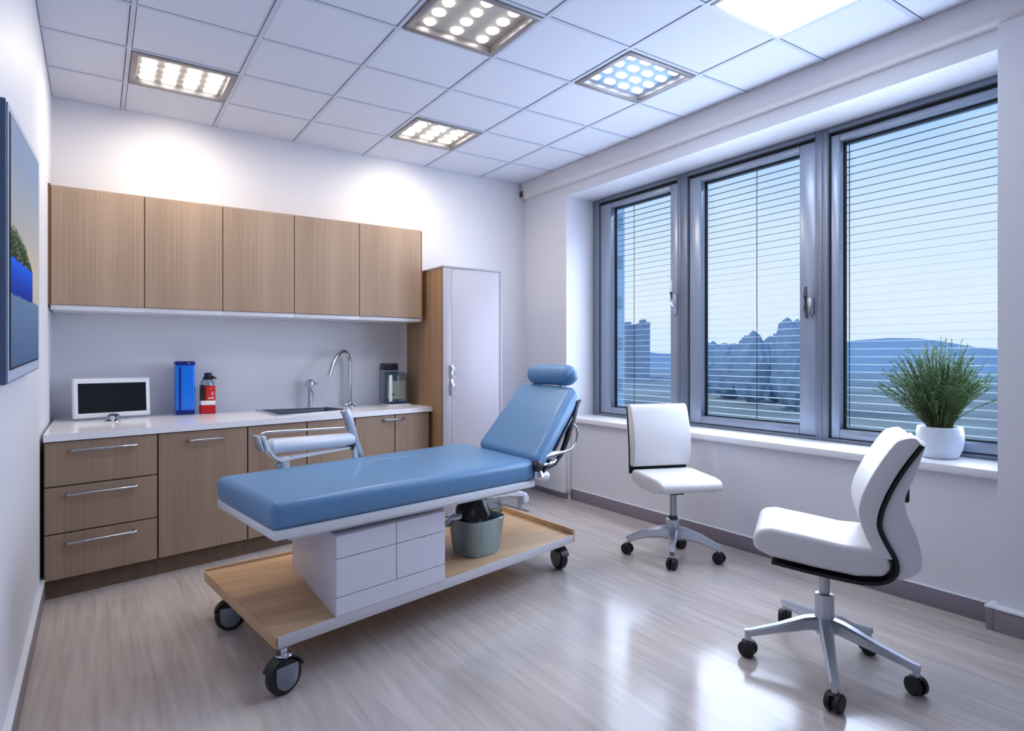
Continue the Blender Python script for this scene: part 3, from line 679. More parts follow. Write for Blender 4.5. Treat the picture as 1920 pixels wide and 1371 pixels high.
# ------------------------------------------------------------------ picture on the left wall
PXF = XL + .04
f0 = lambda px, py: at_x(px, py, PXF)
q = [f0(10, 723), f0(72, 692), f0(72, 299), f0(12, 186)]      # near-bottom, far-bottom, far-top, near-top
yn, yf = (q[0].y + q[3].y) / 2, (q[1].y + q[2].y) / 2
q = [Vector((PXF, yn, q[0].z)), Vector((PXF, yf, q[1].z)), Vector((PXF, yf, q[2].z)), Vector((PXF, yn, q[3].z))]
pic = thing('framed_picture', 'large framed picture of a blue pot with greenery on the left wall', 'picture', (PXF, (yn + yf) / 2, q[0].z))
MB().slab(q, (-.038, 0, 0)).build('frame', 'picframe', pic, bevel=.003)
def bil(u, v, dx=0):
    p_ = (q[0] * (1 - u) + q[1] * u) * (1 - v) + (q[3] * (1 - u) + q[2] * u) * v
    return p_ + Vector((dx, 0, 0))
MB().slab([bil(.01, .008, .003), bil(.99, .008, .003), bil(.99, .99, .003), bil(.01, .99, .003)], (-.004, 0, 0)).build('mount', 'picmat', pic)
MB().slab([bil(.035, .048, .0045), bil(.935, .048, .0045), bil(.935, .965, .0045), bil(.035, .965, .0045)], (-.002, 0, 0)).build('inner_edge', 'gasket', pic)
# print with its picture in a colour attribute
me = bpy.data.meshes.new('print'); NU, NV = 90, 150; vs = []; cols_ = []
o0 = ORG[pic.name]
rnd = random.Random(3)
def lerp(a, c, t_): return [a[i] + (c[i] - a[i]) * t_ for i in range(3)]
for j in range(NV + 1):
    for i in range(NU + 1):
        u, v = i / NU, j / NV
        vs.append(bil(.05 + .87 * u, .058 + .9 * v, .0055) - o0)
        if v < .30 - .03 * u: c = lerp((84, 108, 140), (112, 136, 164), v / .3)
        else: c = lerp((206, 192, 168), (150, 166, 190), min(1, max(0, (v - .42) / .5)))
        bw = .72
        if u < bw and .295 - .03 * u < v < .445 - .035 * u:
            c = lerp((0, 50, 150), (0, 104, 226), (v - .29) / .14)
        top_ = .445 - .035 * u
        hgt = .115 * max(0, 1 - (max(0, u - .1) / .62) ** 2)
        if u < bw and top_ <= v < top_ + hgt * (.9 + .25 * rnd.random()) and rnd.random() < .93:
            k = rnd.random(); c = lerp((24, 48, 30), (92, 124, 66), k * (v - top_) / max(hgt, .01))
        cols_.append(srgb(*c))
me.from_pydata(vs, [], [(j * (NU + 1) + i, j * (NU + 1) + i + 1, (j + 1) * (NU + 1) + i + 1, (j + 1) * (NU + 1) + i) for j in range(NV) for i in range(NU)])
ca = me.color_attributes.new('paint', 'FLOAT_COLOR', 'POINT')
for i, c in enumerate(cols_): ca.data[i].color = c
m, nt, b = new_mat('print_paint'); an = nt.nodes.new('ShaderNodeVertexColor'); an.layer_name = 'paint'
nt.links.new(an.outputs[0], b.inputs['Base Color']); b.inputs['Roughness'].default_value = .6; b.inputs['Specular IOR Level'].default_value = .08
me.materials.append(m); po = bpy.data.objects.new('print', me); C.objects.link(po); po.parent = pic

# ------------------------------------------------------------------ examination table
E1 = Vector((math.cos(R(12)), math.sin(R(12)), 0)); E2 = Vector((-E1.y, E1.x, 0)); UP = Vector((0, 0, 1))
tab = thing('examination_table', 'blue padded examination table with raised backrest on a wheeled wooden deck', 'examination table', (1.4, 3.0, 0))
ZD = .21
DA, DB, DC, DD = at_z(520, 1196, ZD), at_z(1074, 1003, ZD), at_z(940, 957, ZD), at_z(386, 1072, ZD)
MB().quadprism([DA, DB, DC, DD], ZD - .042, ZD).build('deck', 'deck', tab, bevel=.003)
def edge_strip(p, r_, z0, z1, th, out, mm, nm):
    d = (r_ - p).normalized(); n = Vector((d.y, -d.x, 0)) * (1 if out else -1)
    MB().quadprism([p, r_, r_ + n * th, p + n * th], z0, z1).build(nm, mm, tab, bevel=.002)
edge_strip(DA, DB, ZD - .044, ZD + .0015, .006, True, 'deckedge', 'deck_edge')
edge_strip(DB, DC, ZD - .044, ZD + .03, .016, True, 'deck', 'deck_lip')
edge_strip(DC, DD, ZD - .044, ZD + .012, .012, True, 'deck', 'deck_lip')
edge_strip(DD, DA, ZD - .044, ZD + .002, .008, True, 'deck', 'deck_edge')
# casters
def table_caster(p, axis_deg, r=.07):
    base = Vector((p.x, p.y, 0)); ax = Vector((math.cos(R(axis_deg)), math.sin(R(axis_deg)), 0)); sd = Vector((-ax.y, ax.x, 0))
    w = MB().lathe([(r * .55, -.023), (r * .9, -.02), (r, -.012), (r, .012), (r * .9, .02), (r * .55, .023)], base + UP * r, ax, 28).build('caster_wheel', 'rubber', tab)
    hub = base + UP * r
    for s_ in (1, -1):
        poly = []
        for k in range(13):
            a_ = math.pi + math.pi * k / 12; poly.append((math.cos(a_) * r * .66, math.sin(a_) * r * .72))
        poly += [(r * .66, r * .62), (-r * .66, r * .62)]
        MB().prism(poly, lambda u, v, w_: hub + sd * u + UP * v + ax * w_, s_ * .0215, s_ * .027).build('wheel_cover', 'plate', w, bevel=.002)
    hood = MB()
    arc = [(math.cos(R(a_)) * r * 1.1, math.sin(R(a_)) * r * 1.1) for a_ in range(20, 161, 14)]
    arc += [(math.cos(R(a_)) * r * 1.02, math.sin(R(a_)) * r * 1.02) for a_ in range(160, 19, -14)]
    hood.prism(arc, lambda u, v, w_: hub + sd * u + UP * v + ax * w_, -.026, .026); hood.build('caster_hood', 'black', w)
    MB().lathe([(.028, 0), (.032, .006), (.03, .01), (.012, .014), (.012, .03)], base + UP * (2 * r + .003), n=18).build('caster_stem', 'chrome', w)
table_caster(at_z(532, 1300, 0), 288, .068); table_caster(at_z(432, 1180, 0), 262, .066)
table_caster(at_z(1048, 1066, 0), 178, .066); table_caster(at_z(925, 1005, 0) + Vector((.0, .06, 0)), 200, .066)
# pedestal with drawers
K1, K2, K4 = at_z(627, 1157, ZD), at_z(831, 1087, ZD), at_z(548, 1062, ZD)
K3 = K2 + (K4 - K1) * .95
ZK = .535
ped = MB().quadprism([K1, K2, K3, K4], ZD, ZK).build('pedestal', 'pedestal', tab, bevel=.002)
kd = (K2 - K1); kl = kd.length; kd.normalize(); kn = Vector((kd.y, -kd.x, 0))
km = (at_vline(740, 1050, K1, K2) - K1).dot(kd)
def pfront(a, c, z0, z1, nm):
    P = lambda s_, o_: K1 + kd * s_ + kn * o_
    MB().quadprism([P(a, .014), P(c, .014), P(c, .0), P(a, .0)], z0, z1).build(nm, 'pedestal', ped, bevel=.0015, seg=1)
g = .0015
pfront(.0, km - g, .442, .533, 'drawer'); pfront(km + g, kl, .442, .533, 'drawer')
pfront(.0, km - g, .287, .439, 'door'); pfront(km + g, kl, .287, .439, 'door'); pfront(.0, kl, .212, .284, 'kick_panel')
# cushions and frame
ZB = .715
cq = [at_z(511, 945, ZB), at_z(1006, 862, ZB), at_z(868, 829, ZB), at_z(404, 893, ZB)]
def grow(qq, k):
    c = sum(qq, Vector()) / 4; return [p + (p - c).normalized() * k for p in qq]
MB().quadprism(cq, .607, ZB).build('seat_cushion', 'blue', tab, bevel=.034, seg=5)
fq = grow(cq, -.008)
MB().quadprism(fq, .574, .609).build('table_frame', 'frame_w', tab, bevel=.004)
fq2 = grow(cq, -.09)
MB().quadprism(fq2, .555, .575).build('under_frame', 'silver', tab, bevel=.003)
for px_, r_ in ((655, .035), (705, .028)):
    c_ = at_vline(px_, 985, K1 + E2 * .1, K2 + E2 * .1)
    MB().tube([Vector((c_.x, c_.y, .558)) - E1 * .0, Vector((c_.x, c_.y, .558)) + E2 * .28], r_, 16).build('actuator', 'frame_w', tab)
# scissor column between pedestal and the foot of the frame
kc = (K1 + K2 + K3 + K4) / 4
MB().quadprism([kc - E1 * .18 - E2 * .15, kc + E1 * .18 - E2 * .15, kc + E1 * .18 + E2 * .15, kc - E1 * .18 + E2 * .15], ZK, .556).build('lift_plate', 'dark', tab)
# backrest
Hn, Hf = cq[1], cq[2]
hd = (Hf - Hn).normalized(); sd_ = (E1 * math.cos(R(41)) + UP * math.sin(R(41))).normalized()
pn = hd.cross(sd_); pn = pn if pn.dot(Vector((0, 0, EYE)) - Hn) > 0 else -pn; pn.normalize()
P0 = Hn + pn * .03
bp_ = [at_plane(x_, y_, P0, pn) for x_, y_ in ((1000, 863), (1078, 722), (978, 712), (892, 832))]
MB().slab(bp_, -pn * .1).build('backrest_cushion', 'blue', tab, bevel=.042, seg=5)
bs_ = grow([p - pn * .101 for p in bp_], -.02)
MB().slab(bs_, -pn * .014).build('backrest_shell', 'dark', tab, bevel=.004)
# head roll
N_ = at_plane(1064, 704, P0 + pn * .02, pn)
hh2 = hd.copy()
d1 = ray(1006, 703); 
# solve N_ + L*hh2 on the plan ray of px 1006
det = d1[0] * (-hh2.y) - d1[1] * (-hh2.x)
Lr = (d1[0] * (-(N_.y)) - d1[1] * (-(N_.x)))
Lh = -(d1[0] * N_.y - d1[1] * N_.x) / (d1[0] * hh2.y - d1[1] * hh2.x)
Lh = max(.2, min(.5, Lh)); rr_ = .062
pf = [(0, -.046), (.03, -.043), (.048, -.034), (.058, -.018), (rr_, 0), (rr_, Lh), (.058, Lh + .018), (.048, Lh + .034), (.03, Lh + .043), (0, Lh + .046)]
MB().lathe(pf, N_, hh2, 32).build('head_roll', 'blue', tab)
MB().lathe([(.0, -.07), (.02, -.068), (.034, -.058), (.04, -.04), (.036, -.02)], N_ - UP * .004, hh2, 20).build('roll_end_cap', 'blue', tab)
tp = (bp_[1] + bp_[2]) / 2 - pn * .06
for k in (.25, .75):
    m_ = N_ + hh2 * Lh * k
    MB().tube([bp_[1] * (1 - k) + bp_[2] * k - pn * .06 - sd_ * .05, m_ - UP * .03], .008, 10).build('roll_post', 'chrome', tab)
# near-side brackets and lever, in the vertical plane along the near side
V1 = Hn - E2 * .0 + E1 * .0; V2 = V1 + E1
vp = lambda x_, y_, o_=0: at_vline(x_, y_, V1 + E2 * o_, V2 + E2 * o_)
MB().beam([vp(1082, 752, .05), vp(1074, 785, .05), vp(1062, 825, .05), vp(1053, 850, .05), vp(1040, 870, .05), vp(1026, 878, .05), vp(1006, 878, .05)], [.03, .03, .028, .024, .02, .018, .018], [.02, .03, .026, .02, .016, .014, .014]).build('backrest_bracket', 'dark', tab)
MB().tube([vp(1006, 866), vp(1014, 862), vp(1026, 855), vp(1036, 852), (vp(1044, 850)), vp(1056, 848), vp(1070, 842), vp(1080, 830), vp(1083, 815), vp(1081, 802), vp(1075, 795)], [.008, .014, .02, .02, .014, .008, .007, .006, .006, .006, .006], 12).build('release_lever', 'steel', tab)
MB().tube([vp(1002, 872), vp(1020, 872), vp(1036, 868), vp(1042, 862)], [.016, .013, .012, .008], 12).build('hinge_arm', 'chrome', tab)
hk = vp(1006, 874)
MB().lathe([(.026, -.02), (.03, -.012), (.03, .02), (.02, .026)], hk, -E2, 20).build('hinge_knuckle', 'dark', tab)
MB().lathe([(.03, 0), (.036, .01), (.03, .028), (.024, .04)], vp(1008, 897), UP, 20).build('height_knob', 'chrome', tab)
MB().tube([vp(1008, 892), vp(1024, 893)], [.02, .026], 14).build('clamp', 'frame_w', tab)
# under-table lever arm and pad
V3 = V1 + E2 * .4
vq = lambda x_, y_: at_vline(x_, y_, V3, V3 + E1)
MB().beam([vq(905, 928), vq(930, 926), vq(950, 924), vq(978, 926)], [.08, .07, .06, .05], [.05, .04, .04, .03]).build('swing_arm', 'frame_w', tab)
MB().lathe([(.0, -.035), (.024, -.03), (.036, -.012), (.036, .012), (.024, .03), (0, .035)], vq(980, 934), E2, 20).build('pivot_knob', 'frame_w', tab)
MB().beam([vq(916, 918), vq(944, 916)], [.03, .03], [.03, .03]).build('arm_mount', 'dark', tab)
MB().beam([vq(945, 947), vq(978, 956)], [.14, .12], [.012, .012]).build('pedal', 'steel', tab)
MB().beam([vq(976, 940), vq(972, 956)], [.02, .02], [.02, .02]).build('pedal_arm', 'silver', tab)
st = at_vline(872, 935, K4, K4 + E1)
MB().tube([Vector((st.x, st.y, ZD)), Vector((st.x, st.y, .575))], [.045, .035], 20).build('lift_column', 'silver', tab)
# side rail with the paper roll on the far side
W1 = cq[3] + Vector((0, .06, 0)); W2 = cq[2] + Vector((0, .06, 0))
wp = lambda x_, y_: at_vline(x_, y_, W1, W2)
bx_ = (W2 - W1).normalized(); by_ = Vector((bx_.y, -bx_.x, 0))
rail = MB().beam([wp(646, 768), wp(652, 782), wp(664, 822), wp(679, 866), wp(684, 884)], [.034] * 5, [.045, .045, .038, .03, .028]).build('rail_post', 'silver', tab, bevel=.002)
MB().beam([wp(531, 856), wp(533, 872), wp(534, 902)], [.04] * 3, [.05, .045, .04]).build('rail_post', 'frame_w', tab, bevel=.002)
MB().beam([wp(664, 836), wp(667, 880)], [.03] * 2, [.03, .035]).build('rail_post', 'frame_w', tab)
MB().tube([wp(484, 822), wp(490, 816), wp(500, 811), wp(530, 809), wp(560, 807), wp(648, 802)], [.007, .008, .008, .009, .007, .006], 10).build('rail_rod', 'steel', tab)
MB().tube([wp(501, 837), wp(507, 837), wp(655, 824), wp(661, 824)], [.026, .038, .036, .026], 22).build('paper_roll', 'frame_w', tab)
MB().beam([wp(498, 834), wp(502, 845), wp(511, 857), wp(523, 863), wp(540, 859), wp(590, 850), wp(652, 839)], [.06] * 7, [.014, .014, .016, .02, .018, .014, .012]).build('roll_tray', 'frame_w', tab)
MB().lathe([(.012, -.03), (.014, .03)], wp(655, 838), by_, 14).build('tray_end', 'black', tab)
MB().beam([wp(478, 817), wp(483, 832), wp(488, 846)], [.07] * 3, [.014] * 3).build('end_plate', 'silver', tab, bevel=.002)
MB().beam([wp(490, 818), wp(494, 832), wp(497, 846)], [.07] * 3, [.018] * 3).build('end_pad', 'frame_w', tab, bevel=.002)
MB().tube([wp(516, 874), wp(524, 866), wp(532, 864)], .007, 10).build('clamp_screw', 'chrome', tab)
MB().beam([wp(520, 869), wp(526, 884)], [.04] * 2, [.03, .02]).build('clamp', 'silver', tab)

# bucket on the deck and the black bag in it
bk = at_z(893, 1034, ZD); bk = Vector((bk.x, bk.y, ZD + .0015))
bu = thing('steel_bucket', 'shiny steel bucket standing on the wooden deck under the table', 'bucket', bk)
h_ = .185
def sq(r0, z, n=32, k=4):   # rounded-square ring
    out = []
    for i in range(n):
        a_ = 2 * math.pi * i / n; c_, s_ = math.cos(a_), math.sin(a_)
        f_ = (abs(c_) ** k + abs(s_) ** k) ** (-1 / k)
        out.append(bk + E1 * c_ * f_ * r0 + E2 * s_ * f_ * r0 * .9 + UP * z)
    return out
lv = [sq(.098, .003), sq(.104, .0), sq(.112, .012), sq(.132, h_), sq(.137, h_ + .004), sq(.133, h_ + .006), sq(.126, h_ - .004), sq(.106, .014)]
vs = [p for l in lv for p in l]; n = 32
fs = [(i * n + k, i * n + (k + 1) % n, (i + 1) * n + (k + 1) % n, (i + 1) * n + k) for i in range(len(lv) - 1) for k in range(n)] + [tuple(range(n))[::-1], tuple(range(7 * n, 8 * n))]
MB().add(vs, fs).build('bucket_body', 'bucketm', bu, smooth=50)
lin = MB(); rg = random.Random(5)
lr = []
for j, (r0, z) in enumerate(((.112, .1), (.118, h_ - .01), (.124, h_ + .04), (.112, h_ + .09))):
    ring_ = sq(r0, z)
    lr.append([p + E1 * rg.uniform(-.006, .006) * (j > 1) + UP * rg.uniform(-.025, .02) * (j > 1) for p in ring_])
idx = [i for i in range(26, 32)] + [0, 1, 2, 3, 4, 5, 6]
vv = [lr[j][i] for j in range(4) for i in idx]; mlen = len(idx)
lin.add(vv, [(j * mlen + k, j * mlen + k + 1, (j + 1) * mlen + k + 1, (j + 1) * mlen + k) for j in range(3) for k in range(mlen - 1)])
lin.build('plastic_liner', 'clearp', bu)
MB().beam([bk - E1 * .165 + UP * (h_ - .02) + E2 * .04, bk - E1 * .16 + UP * (h_ + .022) + E2 * .01, bk - E1 * .13 + UP * (h_ + .03) - E2 * .03], [.05, .05, .045], [.03, .03, .024]).build('handle_clip', 'silver', bu, bevel=.003)
bag = MB(); bmx = bmesh.new(); bmesh.ops.create_icosphere(bmx, subdivisions=4, radius=1); rg = random.Random(11)
ph = [(Vector((rg.uniform(-1, 1), rg.uniform(-1, 1), rg.uniform(-1, 1))).normalized(), rg.uniform(4, 10), rg.uniform(-.3, .3)) for _ in range(30)]
vs = []
for v in bmx.verts:
    k = .86 + sum(a_ * math.exp(-(v.co - q_).length_squared * s_) for q_, s_, a_ in ph)
    zz = v.co.z; rad = .114 * (1 if zz < .2 else 1 - .15 * (zz - .2))
    vs.append(bk + E1 * (v.co.x * k * rad - .01) + E2 * v.co.y * k * rad * .85 + UP * (.175 + zz * (.14 if zz > 0 else .14) * min(1.0, max(.85, k))))
bag.add(vs, [tuple(v.index for v in f.verts) for f in bmx.faces]); bmx.free()
tag(bag.build('rubbish_bag', 'bag', None, smooth=25), 'crumpled black bag stuffed into the steel bucket', 'bag')

# ------------------------------------------------------------------ radiator
rx0 = 3.41
rad = thing('radiator', 'flat white panel radiator on the wall in the corner below the window', 'radiator', (3.45, 4.6, .05))
MB().box(rx0, rx0 + .04, 4.275, 4.95, .055, .655).build('front_panel', 'rad', rad, bevel=.008, seg=3)
MB().box(rx0 + .042, XR - .003, 4.27, 4.945, .075, .64).build('rear_body', 'rad', rad, bevel=.004)
MB().lathe([(.016, 0), (.022, .008), (.022, .03), (.012, .036)], (XR - .03, 4.26, .05), UP, 18).build('valve', 'silver', rad)
MB().tube([(XR - .03, 4.26, .0), (XR - .03, 4.26, .055)], .009, 10).build('pipe', 'rad', rad)

# ------------------------------------------------------------------ swivel chairs
def chair_caster(p, deg, parent, z_leg):
    ax = Vector((math.cos(R(deg)), math.sin(R(deg)), 0)); sd = Vector((-ax.y, ax.x, 0)); b_ = Vector((p.x, p.y, 0)); r = .034
    w = MB()
    for s_ in (-1, 1): w.lathe([(r * .5, s_ * .007), (r, s_ * .008), (r, s_ * .022), (r * .86, s_ * .027), (r * .3, s_ * .029)], b_ + UP * r, ax, 24)
    w.lathe([(r * .5, -.008), (r * .5, .008)], b_ + UP * r, ax, 12)
    wo = w.build('caster', 'rubber', parent)
    arc = [(math.cos(R(a_)) * r * 1.08, math.sin(R(a_)) * r * 1.08) for a_ in range(10, 131, 12)] + [(0, 0)]
    MB().prism(arc, lambda u, v, w_: b_ + UP * r + sd * u + UP * v + ax * w_, -.006, .006).build('caster_hood', 'black', wo)
    MB().tube([b_ + UP * (r * 1.5), b_ + UP * z_leg], .008, 10).build('caster_stem', 'chrome', wo)
def catmull(P, n=6):
    out = []
    for i in range(len(P) - 1):
        p0, p1, p2, p3 = P[max(i - 1, 0)], P[i], P[i + 1], P[min(i + 2, len(P) - 1)]
        for k in range(n):
            s_ = k / n
            out.append(tuple(.5 * ((2 * p1[d]) + (-p0[d] + p2[d]) * s_ + (2 * p0[d] - 5 * p1[d] + 4 * p2[d] - p3[d]) * s_ ** 2 + (-p0[d] + 3 * p1[d] - 3 * p2[d] + p3[d]) * s_ ** 3) for d in (0, 1)))
    return out + [P[-1]]
def swivel_chair(label, cen, fdeg, feet, style):
    t = thing('office_chair', label, 'chair', (cen[0], cen[1], 0), 'white swivel chairs')
    cen = Vector((cen[0], cen[1], 0)); f = Vector((math.cos(R(fdeg)), math.sin(R(fdeg)), 0)); l = Vector((-f.y, f.x, 0))
    P = lambda b_, z, w_: cen - f * b_ + UP * z + l * w_          # b_: distance behind the column
    if style == 'curved':
        hubz0, hubz1, colz, W = .1, .285, .40, .205
        for p in feet:
            v = p - cen; v.z = 0; n = v.normalized(); e_ = cen + v
            MB().beam([cen + n * .012 + UP * .165, cen + n * .07 + UP * .16, cen + v * .6 + UP * .128, e_ + UP * .1 - n * .012, e_ + UP * .098 + n * .012], [.05, .05, .038, .03, .028], [.06, .052, .036, .028, .026]).build('leg', 'silver', t)
            MB().tube([e_ + UP * .062, e_ + UP * .1], .013, 12).build('leg_socket', 'silver', t)
            chair_caster(p, math.degrees(math.atan2(n.y, n.x)) + 60, t, .07)
        MB().lathe([(.03, hubz0 + .02), (.037, .13), (.037, .2), (.035, hubz1), (.026, hubz1 + .004)], cen, UP, 24).build('hub', 'silver', t)
        MB().tube([cen + UP * hubz1, cen + UP * colz], .02, 20).build('gas_column', 'steel', t)
        MB().obox(P(-.0, .405, 0), f, l, UP, .035, .035, .032).build('tilt_mechanism', 'black', t, bevel=.006)
        MB().beam([P(-.03, .385, 0), P(.0, .375, 0), P(.045, .38, 0)], [.03] * 3, [.014] * 3).build('tilt_lever', 'black', t)
        band = catmull([(-.19, .452), (-.046, .432), (.10, .418), (.18, .426), (.222, .46), (.222, .51), (.19, .575), (.172, .635), (.19, .72), (.24, .83), (.305, .935)])
        seat_top = [(-.05, .572), (-.20, .585)]
        # seat cushion
        sp_ = [(-.255, .49), (-.262, .54), (-.24, .57), (-.19, .578), (-.06, .562), (.06, .545), (.125, .545), (.17, .54), (.205, .515), (.216, .475), (.19, .441), (.1, .431), (-.046, .445), (-.19, .464)]
        MB().prism(sp_, P, -W, W).build('seat', 'leather', t, bevel=.03, seg=4, smooth=60)
        fr_ = catmull([(.302, .94), (.285, .958), (.25, .952), (.22, .93), (.165, .84), (.12, .74), (.108, .67), (.122, .61), (.15, .545), (.178, .51)], 3)
        bk_ = [(q_[0], q_[1] + .001) for q_ in band if q_[1] > .505 and q_[0] > .1]
        MB().prism(fr_ + [(u - .004, v) for u, v in bk_], P, -W, W).build('backrest', 'leather', t, bevel=.022, seg=3, smooth=60)
        nb = len(band); th = []
        for i, q_ in enumerate(band):
            a_, c_ = band[max(i - 1, 0)], band[min(i + 1, nb - 1)]
            tx, tz = c_[0] - a_[0], c_[1] - a_[1]; ln_ = math.hypot(tx, tz); th.append((q_[0] + tz / ln_ * .012, q_[1] - tx / ln_ * .012))
        MB().prism(band + th[::-1], P, -W - .003, W + .003).build('trim_band', 'black', t, smooth=50)
        sh = [th[i] for i in range(nb) if th[i][1] > .44 and th[i][0] > .2 or th[i][1] > .5]
        outer_ = catmull([(.322, .94), (.29, .83), (.258, .74), (.262, .68), (.29, .61), (.308, .53), (.302, .48), (.27, .45), (.24, .438)], 4)
        MB().prism(sh + outer_, P, -W * .96, W * .96).build('back_shell', 'shell', t, bevel=.012, seg=3, smooth=60)
        MB().obox(P(.275, .715, -.02), f, l, UP, .02, .035, .03).build('adjuster_knob', 'black', t, bevel=.008)
        MB().beam([P(-.16, .448, 0), P(-.02, .432, 0), P(.12, .412, 0)], [.12] * 3, [.016] * 3).build('seat_plate', 'black', t)
    else:
        W = .2
        for p in feet:
            v = p - cen; v.z = 0; n = v.normalized(); e_ = cen + v
            MB().beam([cen + n * .012 + UP * .158, cen + v * .25 + UP * .16, cen + v * .6 + UP * .14, cen + v * .85 + UP * .112, e_ + UP * .09], [.058, .054, .042, .034, .028], [.085, .07, .052, .042, .04]).build('leg', 'silver', t)
            chair_caster(p, math.degrees(math.atan2(n.y, n.x)) + 70, t, .08)
        MB().lathe([(.026, .11), (.036, .14), (.044, .235), (.046, .245), (.03, .248)], cen, UP, 24).build('hub', 'silver', t)
        MB().lathe([(.028, .248), (.026, .262), (.022, .268)], cen, UP, 20).build('collar', 'dark', t)
        MB().tube([cen + UP * .262, cen + UP * .41], .021, 20).build('gas_column', 'steel', t)
        MB().obox(P(0, .418, 0), f, l, UP, .06, .045, .014).build('tilt_mechanism', 'black', t, bevel=.006)
        sp_ = [(-.24, .455), (-.245, .49), (-.225, .515), (-.17, .525), (-.02, .53), (.1, .535), (.17, .53), (.185, .5), (.18, .46), (.1, .436), (-.1, .432)]
        MB().prism(sp_, P, -W, W).build('seat', 'leather', t, bevel=.034, seg=4, smooth=60)
        fr_ = catmull([(.235, .925), (.222, .942), (.2, .94), (.175, .9), (.14, .78), (.13, .68), (.14, .6), (.16, .548)], 3)
        bk_ = [(.2, .548), (.205, .66), (.222, .8), (.242, .915)]
        MB().prism(fr_ + bk_, P, -W, W).build('backrest', 'leather', t, bevel=.026, seg=4, smooth=60)
        band = catmull([(.2, .5), (.206, .66), (.224, .8), (.244, .925)], 4)
        MB().prism(band + [(u + .012, v) for u, v in band[::-1]], P, -W - .002, W + .002).build('trim_band', 'black', t, smooth=50)
        MB().prism([(u + .0125, v - .006) for u, v in band] + [(u + .034, v - .012) for u, v in band[::-1]], P, -W * .98, W * .98).build('back_shell', 'shell', t, bevel=.008, seg=3, smooth=60)
        MB().beam([P(.0, .42, 0), P(.16, .425, 0), P(.222, .45, 0), P(.228, .56, 0)], [.06] * 4, [.016] * 4).build('back_bar', 'black', t)
    return t
feet = [at_z(x_, y_, 0) for x_, y_ in ((1402, 1230), (1565, 1334), (1718, 1302), (1628, 1226), (1472, 1170))]
swivel_chair('white leatherette swivel chair with curved back and five silver legs, seen side-on', (2.474, 1.40), 121, feet, 'curved')
feet = [at_z(x_, y_, 0) for x_, y_ in ((1176, 1038), (1260, 1068), (1348, 1057), (1276, 1028))]
swivel_chair('white swivel chair facing the room by the window board, on four arched legs', (2.985, 2.655), 250, feet, 'upright')

# ------------------------------------------------------------------ potted plant
pc = at_z(1762, 858, ZS); pc.z = ZS
pt = thing('potted_plant', 'bushy green needle-leaved plant in a pale pot on the window board', 'potted plant', pc)
MB().lathe([(.0, 0), (.07, 0), (.082, .006), (.1, .05), (.107, .1), (.104, .14), (.1, .162), (.096, .164), (.092, .156), (.094, .13), (.0, .128)], pc, UP, 36).build('pot', 'pot', pt, smooth=50)
MB().lathe([(.093, 0), (.07, .012), (.0, .016)], pc + UP * .134, UP, 24).build('soil', 'soil', pt)
rg = random.Random(21); fo = MB(); stm = MB()
for k in range(300):
    a_ = rg.uniform(0, 2 * math.pi); sp0 = rg.random() ** .65
    lean = sp0 * .27; hgt = (.47 - .2 * sp0 ** 2) * rg.uniform(.72, 1.06)
    if rg.random() < .05: hgt *= 1.12
    d_ = Vector((math.cos(a_), math.sin(a_), 0)); b0 = pc + UP * .145 + d_ * rg.uniform(0, .05)
    if d_.x > 0: lean *= .62
    pts = [b0 + d_ * lean * (s_ ** 1.25) + UP * hgt * (s_ - .12 * sp0 * s_ ** 3) + Vector((rg.uniform(-.006, .006), rg.uniform(-.006, .006), 0)) * s_ for s_ in (0, .2, .4, .6, .8, 1)]
    stm.tube(pts, [.0022, .002, .0018, .0015, .0012, .0006], 4)
    nn = 40
    for j in range(nn):
        s_ = .16 + .84 * j / nn; i_ = min(4, int(s_ * 5)); p_ = pts[i_].lerp(pts[i_ + 1], s_ * 5 - i_); tg = (pts[i_ + 1] - pts[i_]).normalized()
        o_ = Vector((rg.uniform(-1, 1), rg.uniform(-1, 1), rg.uniform(-.3, .6))); o_ = (o_ - tg * o_.dot(tg)).normalized()
        e_ = (tg * .75 + o_ * .65).normalized() * rg.uniform(.018, .036); sw = tg.cross(o_) * .0016
        fo.add([p_ - sw, p_ + sw, p_ + e_ * .6 + sw * .8, p_ + e_, p_ + e_ * .6 - sw * .8], [(0, 1, 2, 3, 4)])
fo.build('foliage', 'leaf', pt); stm.build('stems', 'stem', pt)

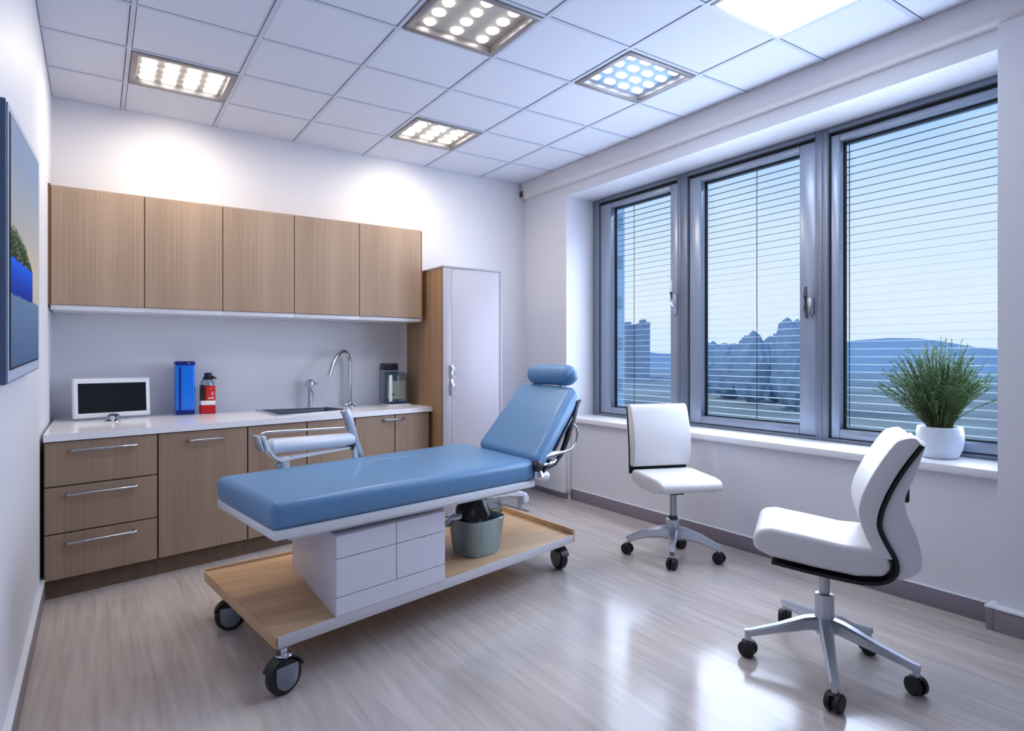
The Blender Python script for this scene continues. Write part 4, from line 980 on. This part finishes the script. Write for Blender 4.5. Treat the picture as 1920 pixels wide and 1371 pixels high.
# ------------------------------------------------------------------ lights
def area(name, loc, rot, sx, sy, power, col):
    l = bpy.data.lights.new(name, 'AREA'); l.shape = 'RECTANGLE'; l.size = sx; l.size_y = sy; l.energy = power; l.color = srgb(*col)[:3]
    o = bpy.data.objects.new(name, l); C.objects.link(o); o.location = loc; o.rotation_euler = rot; return o
PW = {'a': 15, 'b': 11, 'c': 5.5, 'd': 14, 'e': 4.5}
for key, (ci, rj) in panels.items():
    x0, x1 = cols[ci - 1]; y1, y0 = GY[rj], GY[rj + 1]
    area('lamp_' + key, ((x0 + x1) / 2, (y0 + y1) / 2, ZC - .02), (0, 0, 0), .45, .4, PW[key], {'a': (255, 240, 216), 'd': (255, 240, 216), 'b': (255, 248, 240)}.get(key, (238, 246, 255)))
for i, (ya, yb, pa, pb) in enumerate(units):
    area('daylight_fill_%d' % i, (XW - .02, (pa + pb) / 2, 1.55), (0, R(90), 0), 1.4, pa - pb, (14, 27, 36)[i], (216, 231, 255))  # added lamp on the room side of each pane, boosting daylight indoors
area('sky_fill', (5.4, 2.7, 4.4), (0, R(38), 0), 1.5, 4.5, 260, (226, 238, 255))  # added lamp outside, brightens slat tops and window board beyond the world sky
sl_ = bpy.data.lights.new('sun', 'SUN'); sl_.energy = 2.2; sl_.angle = R(3); sl_.color = srgb(255, 244, 228)[:3]
so_ = bpy.data.objects.new('sun', sl_); C.objects.link(so_); so_.rotation_euler = Vector((1, .25, -.9)).to_track_quat('-Z', 'Y').to_euler()
def spot(name, loc, tgt, power, deg, col):
    l = bpy.data.lights.new(name, 'SPOT'); l.energy = power; l.spot_size = R(deg); l.spot_blend = 1; l.color = srgb(*col)[:3]; l.shadow_soft_size = .06
    o = bpy.data.objects.new(name, l); C.objects.link(o); o.location = loc
    o.rotation_euler = (Vector(tgt) - Vector(loc)).to_track_quat('-Z', 'Y').to_euler(); return o
spot('wash_left', (.45, 4.42, 2.9), (.47, YB, 2.6), 8, 90, (255, 236, 206))
spot('wash_right', (2.1, 4.42, 2.9), (2.11, YB, 2.58), 9, 90, (255, 236, 206))

# ------------------------------------------------------------------ camera
cd = bpy.data.cameras.new('camera'); cam = bpy.data.objects.new('camera', cd); C.objects.link(cam)
cam.location = (0, 0, EYE); cam.rotation_euler = (R(90), 0, -YAW)
cd.sensor_width = 36; cd.lens = F / 1920 * 36; cd.shift_y = -15.5 / 1920; cd.clip_start = .02; cd.clip_end = 2000
sc = bpy.context.scene; sc.camera = cam
sc.view_settings.view_transform = 'Standard'; sc.view_settings.look = 'None'; sc.view_settings.exposure = -.06; sc.view_settings.gamma = .93
sc.cycles.max_bounces = 8; sc.cycles.diffuse_bounces = 4; sc.cycles.transparent_max_bounces = 12
sc.cycles.sample_clamp_indirect = 4; sc.cycles.use_denoising = True
